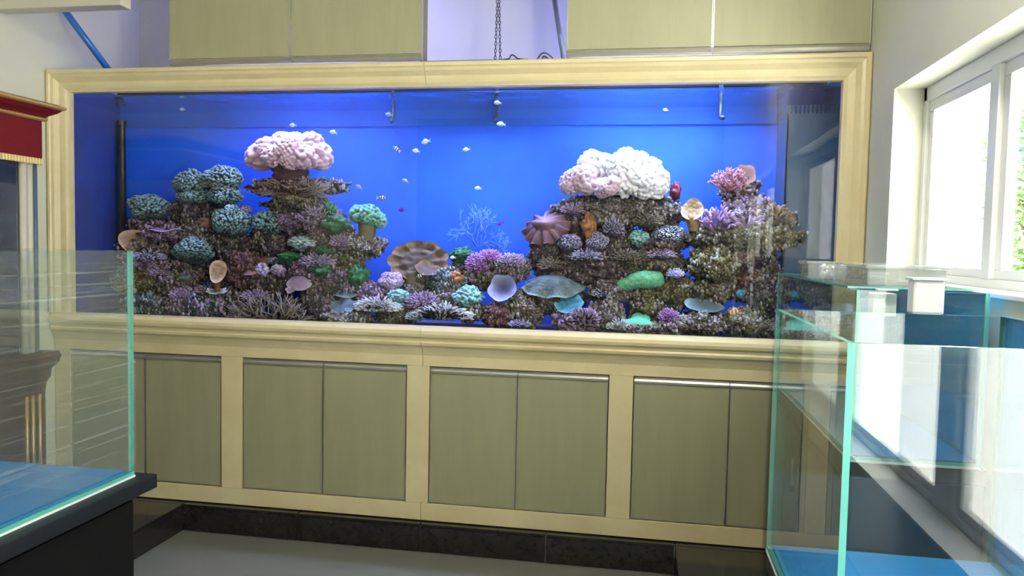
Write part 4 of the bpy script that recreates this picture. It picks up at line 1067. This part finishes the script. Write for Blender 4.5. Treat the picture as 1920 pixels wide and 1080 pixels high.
plate(1201, 598, 0.09, 30, 12, 'c_mint', 'mint green triangular plate coral at the bottom glass', axis=(0.1, -0.55, 0.83), k=3, scallop=0.22, ruffle=0.05, cup=-0.25)
plate(1068, 571, 0.12, 27, 18, 'c_cyan', 'cyan-blue open clam on the bright purple rock', 'clam', axis=(-0.15, -0.8, 0.58), k=6, scallop=0.07, ruffle=0.12, cup=0.12, thick=0.12)
plate(1400, 326, 0.31, 18, 18, 'c_redbrown', 'red-brown flat plate coral behind the pink branches', axis=(0.2, -0.85, 0.5), k=4, scallop=0.08, ruffle=0.05, cup=0.05)
plate(632, 506, 0.20, 22, 10, 'c_purple_grey', 'violet rimmed plate coral over the dark hollow', axis=(0.1, -0.45, 0.88), k=5, scallop=0.1, ruffle=0.1, cup=-0.2)
plate(322, 424, 0.22, 44, 10, 'c_purple_grey', 'flat violet plate coral between two teal domes', axis=(0.0, -0.25, 0.97), k=6, scallop=0.1, ruffle=0.06, cup=-0.05, radii=0.09)
plate(560, 527, 0.15, 23, 15, 'c_lav_smooth', 'smooth lavender mushroom disc coral', 'disc_coral', axis=(0.1, -0.85, 0.5), k=3, scallop=0.05, ruffle=0.05, cup=-0.3, thick=0.15)
plate(545, 543, 0.14, 11, 7, 'c_lav_smooth', 'small lavender frill below the mushroom disc', 'disc_coral', axis=(-0.3, -0.85, 0.3), k=4, scallop=0.1, ruffle=0.1, cup=0.1)
plate(470, 492, 0.19, 34, 20, 'c_redbrown', 'dull red ruffled sheet coral beside the lavender balls', axis=(-0.1, -0.6, 0.8), k=6, scallop=0.12, ruffle=0.12, cup=-0.15)

# vase and ear sponges
SG = 'sponges on the reef'
def sponge(px, py, Y, rx, rz, mat, lab, foot, foot_mat='c_stalk', base=None, axis=(0.2, -0.9, 0.35), cup=0.14, name='vase_sponge', wide=1.0):
    t = thing(name, at(foot[0], foot[1], Y), lab, 'sponge', SG)
    coral('blade', plate_shape(px, py, Y, rx, rz, S(), axis, 3, 0.05, 0.06, cup, 0.14, nr=12, nt=72), mat, None, None, None, t)
    s = scale_at(px, py, Y)[0]
    coral('stalk', stub_shape(at(foot[0], foot[1], Y), at(px, py+rz*0.5, Y+0.012), rx*0.30*s*wide, rx*0.36*s*wide, S(), rough=0.4), foot_mat, None, None, None, t)
    if base: coral('foot', plate_shape(base[0], base[1], Y, base[2], base[3], S(), (0, -0.45, 0.9), 7, 0.15, 0.1, 0.0, 0.4, radii=0.03), 'c_whitepolyp', None, None, None, t)
sponge(409, 509, 0.09, 15, 21, 'c_tan', 'orange-tan vase sponge on a small white foot', (407, 546), 'c_orange', (406, 545, 18, 7))
sponge(250, 452, 0.19, 22, 22, 'c_tan', 'tan ear shaped sponge beside the film wrapped tank', (262, 484), 'c_tan', None, (0.45, -0.85, 0.2), wide=1.7)
sponge(1299, 394, 0.20, 21, 20, 'c_tan', 'cream rimmed ear sponge beside the purple finger corals', (1303, 434), 'c_tan', None, (-0.2, -0.9, 0.35), 0.2, wide=1.8)
coral('tube_sponge', dome_shape(1104, 426, 0.20, 14, 25, 40, S(), 0.12, sub=4, under=0.9, lump=0.3), 'c_orange', 'upright orange sponge under the white coral', 'sponge', SG)
coral('lobe_sponge', dome_shape(1266, 360, 0.30, 12, 18, 40, S(), 0.12, sub=4, under=0.9, lump=0.3), 'c_red', 'dark red sponge behind the edge of the white coral', 'sponge', SG)
coral('crust_sponge', dome_shape(384, 420, 0.24, 17, 12, 50, S(), 0.15, sub=4, under=0.9, lump=0.35), 'c_redbrown', 'rusty red crust sponge behind the banded fish', 'sponge', SG)
coral('lobe_sponge', dome_shape(855, 522, 0.19, 14, 13, 14, S(), 0.3, sub=4, under=0.9, lump=0.2), 'c_orange', 'knobbly orange polyp clump beside the fan coral', 'sponge', SG)
coral('lobe_sponge', dome_shape(1397, 523, 0.20, 16, 10, 30, S(), 0.12, sub=4), 'c_redbrown', 'dull red sponge above the tiny cyan polyp', 'sponge', SG)
coral('tunicate', dome_shape(1388, 551, 0.16, 9, 9, 16, S(), 0.12, sub=4), 'c_cyan', 'tiny bright cyan polyp beside the big boulder', 'polyp', SG)

# branching corals and bristling tufts
BG = 'branching corals on the reef'
def branch(px, py, Y, rx, rz, mat, lab, name='branching_coral', **kw):
    return coral(name, branch_shape(px, py, Y, rx, rz, S(), **kw), mat, lab, 'coral', BG)
branch(1366, 334, 0.27, 38, 26, 'c_pinkbranch', 'pink finely branched coral on top of the ledge reef', nmain=16, depth=4, r0=0.0075, fwd=0.7)
branch(1345, 408, 0.19, 40, 28, 'c_fing', 'purple finger coral thicket on the ledge', 'finger_coral', nmain=14, depth=3, r0=0.012, fwd=0.8)
branch(1395, 408, 0.20, 40, 28, 'c_purple_grey', 'mauve-grey finger coral thicket next to the purple one', 'finger_coral', nmain=13, depth=3, r0=0.011, fwd=0.8)
branch(1450, 400, 0.18, 40, 22, 'c_fan', 'tan-pink stubby branch coral on the outer ledge', 'finger_coral', nmain=11, depth=3, r0=0.014, fwd=0.6)
branch(898, 425, 0.40, 44, 44, 'c_gorgonian', 'pale blue feathery sea fan against the blue backdrop', 'sea_fan', nmain=6, depth=5, r0=0.0045, fwd=0.25, up=1.0)
branch(935, 452, 0.42, 24, 22, 'c_gorgonian', 'smaller pale blue sea fan sprig leaning aside', 'sea_fan', nmain=4, depth=4, r0=0.004, fwd=0.2, up=1.0)
branch(512, 580, 0.14, 78, 36, 'c_spike', 'wide bristling grey-brown staghorn mass at the glass', 'staghorn_coral', nmain=44, depth=3, r0=0.0075, fwd=1.1)
branch(1390, 395, 0.24, 24, 16, 'c_lav', 'lavender sprig coral above the finger thickets', nmain=9, depth=3, r0=0.006, fwd=0.6)
branch(600, 400, 0.22, 40, 24, 'c_purple_grey', 'grey-mauve twiggy growth on the rock block', nmain=20, depth=3, r0=0.0055, fwd=1.0)
branch(680, 458, 0.22, 36, 15, 'c_spike', 'twiggy fringe growth along the small ledge', nmain=20, depth=2, r0=0.0055, fwd=0.9)
branch(555, 356, 0.20, 62, 14, 'c_spike', 'brown twiggy fringe on the shelf under the pink coral', nmain=30, depth=2, r0=0.0055, fwd=0.9)
TG = 'polyp tufts on the reef'
def tuft(px, py, Y, rx, rz, mat, lab, K=160, L=0.38, r=0.06, **kw):
    return coral('polyp_tuft', tuft_shape(px, py, Y, rx, rz, S(), K, L, r, **kw), mat, lab, 'coral', TG)
tuft(896, 496, 0.22, 22, 20, 'c_purple', 'bright purple tufted coral, outer part of the arch', 300)
tuft(918, 484, 0.23, 24, 14, 'c_purple', 'bright purple tufted coral on top of the arch', 300)
tuft(958, 492, 0.22, 26, 14, 'c_purple_grey', 'grey-mauve polyp tuft beside the purple arch', 260)
tuft(1150, 428, 0.21, 20, 21, 'c_lav', 'lavender tuft hanging under the white coral', 200)
tuft(712, 575, 0.12, 46, 13, 'c_whitepolyp', 'whitish polyp carpet beside the small aqua dome', 380, 0.4, 0.05)
tuft(795, 568, 0.15, 34, 18, 'c_purple_grey', 'mauve polyp clump below the brown fan', 280)
tuft(832, 590, 0.10, 58, 13, 'c_whitepolyp', 'pale polyp carpet along the bottom glass', 460, 0.4, 0.045)
tuft(780, 594, 0.10, 20, 10, 'c_pale', 'small pale blue polyp patch at the bottom glass', 130)
tuft(1132, 551, 0.16, 24, 12, 'c_bluewhite', 'small blue-white polyp tuft above the grey pitted rock', 170)
tuft(1254, 594, 0.11, 20, 15, 'c_purple', 'purple polyp tuft beside the mint plate', 170)
tuft(1342, 614, 0.08, 16, 12, 'c_brightlav', 'bright lavender polyp star at the bottom glass', 90, 0.55, 0.08)
tuft(1266, 514, 0.17, 18, 10, 'c_brightlav', 'violet-blue polyp tips above the mossy rock', 110)
tuft(345, 556, 0.11, 26, 14, 'c_purple_grey', 'purple polyp crust on the rock at the bottom glass', 200)
tuft(1095, 600, 0.08, 32, 20, 'c_purple_grey', 'mauve polyp crust on the bright purple rock', 260)
tuft(278, 482, 0.16, 30, 9, 'c_lav', 'lavender polyp strip on the purple topped step', 200)
tuft(480, 556, 0.15, 26, 12, 'c_purple_grey', 'mauve polyp fringe above the staghorn mass', 160)
tuft(595, 492, 0.20, 34, 12, 'c_purple_grey', 'mauve polyp specks between the green patches', 180)
tuft(1100, 482, 0.18, 34, 11, 'c_lav', 'lavender-blue polyp veil below the two lavender domes', 190)
tuft(1425, 612, 0.09, 30, 12, 'c_spike', 'grey bristly patch in the bottom corner by the window tank', 180)
tuft(975, 608, 0.09, 22, 7, 'c_lav', 'low lavender polyp patch at the bottom near the reddish rock', 110)

tuft(1175, 482, 0.19, 26, 12, 'c_spike', 'brown bristly tuft between the lavender domes and the aqua dome', 150)
tuft(1215, 415, 0.22, 30, 14, 'c_spike', 'brown bristly tuft under the outer white coral', 170)
tuft(1075, 395, 0.24, 24, 12, 'c_purple_grey', 'mauve bristly tuft above the leather coral stalk', 150)
tuft(1240, 478, 0.20, 30, 10, 'c_purple_grey', 'mauve bristly strip under the dotted dome', 160)
tuft(1035, 498, 0.22, 28, 12, 'c_spike', 'brown bristly tuft above the teal-grey cap coral', 150)
tuft(640, 455, 0.22, 22, 13, 'c_purple_grey', 'mauve bristly tuft below the largest green drape', 140)
tuft(395, 545, 0.16, 30, 10, 'c_spike', 'brown bristly strip at the foot of the orange vase sponge', 140)
tuft(305, 512, 0.18, 28, 9, 'c_purple_grey', 'mauve bristly strip on the olive brown rock', 140)
tuft(1300, 612, 0.09, 30, 11, 'c_spike', 'brown bristly patch under the pale blue plate', 150)
tuft(1160, 612, 0.08, 26, 12, 'c_whitepolyp', 'pale bristly patch at the glass beside the mint plate', 150)

# green algae drapes
AG = 'green algae patches'
def algae(px, py, Y, rx, rz, lab):
    coral('green_algae', dome_shape(px, py, Y, rx, rz, 70, S(), 0.10, sub=4, under=0.9, lump=0.45), 'c_green', lab, 'algae', AG)
algae(617, 391, 0.21, 13, 15, 'topmost bright green algae patch on the rock block')
algae(628, 420, 0.21, 23, 19, 'largest bright green algae drape below the topmost patch')
algae(541, 483, 0.18, 20, 11, 'green algae patch beside the pale blue fluffy coral')
algae(604, 507, 0.17, 18, 11, 'green algae patch above the lavender mushroom disc')
algae(672, 520, 0.19, 17, 22, 'trailing green algae at the edge of the open blue water')
algae(606, 470, 0.23, 16, 8, 'narrow green algae strip under the dark rock')

# ------------------------------------------------------------------ fish
def fish_parts(L):
    prof_ = [(0.0, 0.02), (0.06, 0.10), (0.18, 0.19), (0.34, 0.25), (0.50, 0.24), (0.64, 0.17), (0.74, 0.09), (0.80, 0.06)]
    n = 10; V = []; F = []; tip = []
    for x, h in prof_:
        for k in range(n):
            a = 2*math.pi*k/n; V.append(((x-0.4)*L, 0.42*h*L*math.cos(a), h*L*math.sin(a)*(1.05 if math.sin(a) > 0 else 0.95))); tip.append(0.5-0.5*math.sin(a))
    for i in range(len(prof_)-1):
        for k in range(n): F.append((i*n+k, i*n+(k+1) % n, (i+1)*n+(k+1) % n, (i+1)*n+k)[::-1])
    F.append(tuple(range(n))); F.append(tuple(range((len(prof_)-1)*n, len(prof_)*n))[::-1])
    def fin(pts, t=0.012):
        m_ = len(pts); Vf = [((x-0.4)*L, s*t*L, z*L) for s in (-1, 1) for x, z in pts]
        Ff = [tuple(range(m_)), tuple(range(m_, 2*m_))[::-1]]+[(i, i+m_, (i+1) % m_+m_, (i+1) % m_) for i in range(m_)]
        return Vf, Ff
    return (V, F, tip), fin([(0.76, 0.05), (1.0, 0.20), (0.93, 0.0), (1.0, -0.20), (0.76, -0.05)]), fin([(0.25, 0.21), (0.45, 0.36), (0.66, 0.27), (0.70, 0.12)])
FG = 'fish swimming in the reef tank'
def fish(px, py, Y, len_px, ang, mat, lab, heading=1, bands=False, name='fish', band_mat='f_black'):
    L = len_px*scale_at(px, py, Y)[0]; t = thing(name, at(px, py, Y), lab, 'fish', FG)
    (V, F, tip), tail, dors = fish_parts(L)
    t.rotation_euler = (0, math.radians(ang), 0 if heading > 0 else math.pi)
    def loc(nm, V_, F_, mt_, tp=None):
        me = bpy.data.meshes.new(nm); me.from_pydata([tuple(p) for p in V_], [], F_); me.materials.append(MATS[mt_])
        if tp: a = me.attributes.new('tip', 'FLOAT', 'POINT'); a.data.foreach_set('value', tp)
        me.polygons.foreach_set('use_smooth', [nm == 'body']*len(me.polygons)); me.update()
        o = bpy.data.objects.new(nm, me); COL.objects.link(o); o.parent = t; return o
    bo = loc('body', V, F, mat, tip); loc('tail_fin', tail[0], tail[1], mat); loc('dorsal_fin', dors[0], dors[1], band_mat if bands else mat)
    if bands:
        for xa, xb in ((0.10, 0.20), (0.36, 0.47), (0.62, 0.72)):
            Vb = []; Fb = []; n = 10
            for x in (xa, xb):
                h = np.interp(x, [0, .06, .18, .34, .5, .64, .74, .8], [.02, .10, .19, .25, .24, .17, .09, .06])*1.07
                for k in range(n):
                    a = 2*math.pi*k/n; Vb.append(((x-0.4)*L, 0.44*h*L*math.cos(a), h*L*math.sin(a)))
            Fb = [(k, (k+1) % n, n+(k+1) % n, n+k)[::-1] for k in range(n)]
            b_ = loc('band', Vb, Fb, band_mat)
fish(341, 205, 0.20, 11, 5, 'f_pale', 'tiny pale fish alone high up above the outermost teal dome')
fish(548, 235, 0.25, 14, 0, 'f_grey', 'faint grey-blue fish just above the pink coral')
fish(624, 248, 0.22, 15, 15, 'f_pale', 'pale fish above the outer shoulder of the pink coral')
fish(743, 279, 0.20, 16, 35, 'f_white', 'upper black and white banded fish in open water', bands=True)
fish(797, 266, 0.14, 18, -15, 'f_pale', 'brightest pale fish in open water beside the upper banded fish')
fish(779, 283, 0.18, 15, 10, 'f_pale', 'pale fish just below the brightest pale fish')
fish(873, 281, 0.20, 15, -10, 'f_pale', 'pale fish between the brightest one and the white coral')
fish(759, 339, 0.26, 14, 25, 'f_grey', 'dim grey fish above the lower banded fish')
fish(895, 353, 0.22, 14, 0, 'f_pale', 'pale blue fish above the sea fan')
fish(644, 350, 0.22, 14, -70, 'f_grey', 'steeply tilted grey fish beside the rock shelf')
fish(672, 350, 0.22, 14, 30, 'f_grey', 'grey fish right next to the steeply tilted one')
fish(716, 371, 0.12, 17, 0, 'f_white', 'lower black and white banded fish above the green capped coral', bands=True, heading=-1)
fish(752, 394, 0.20, 14, 0, 'f_purple', 'small purple fish in open water above the brown fan')
fish(728, 215, 0.24, 15, 12, 'f_grey', 'dim fish near the water surface below a return nozzle')
fish(932, 193, 0.16, 15, 5, 'f_pale', 'white fish highest up near the middle of the water surface')
fish(938, 233, 0.24, 18, 5, 'f_grey', 'larger greenish grey fish below the white highest fish')
fish(1247, 206, 0.18, 11, 10, 'f_white', 'tiny white fish high above the end of the white coral')
fish(938, 420, 0.28, 13, -20, 'f_purple', 'small dark purple fish among the sea fan tips')
fish(404, 411, 0.16, 15, -25, 'f_white', 'banded fish in front of the rusty crust sponge', bands=True)
fish(848, 483, 0.20, 11, 0, 'f_white', 'tiny white fish at the edge of the dark green dome')
fish(787, 517, 0.14, 15, -20, 'f_white', 'small striped fish in front of the brown fan', bands=True)
fish(1376, 585, 0.09, 26, -12, 'f_orange', 'orange clownfish with white bands near the pale blue plate', bands=True, band_mat='f_white', name='clownfish')
# grey upright pipe in the ledge reef
p = at(1409, 605, 0.18); q = at(1409, 500, 0.18)
tag(MB().tube([p, q], 0.008, 10).build('upright_pipe', 'grey_plastic', None, True), 'thin grey upright pipe in front of the red-brown rock', 'pipe')
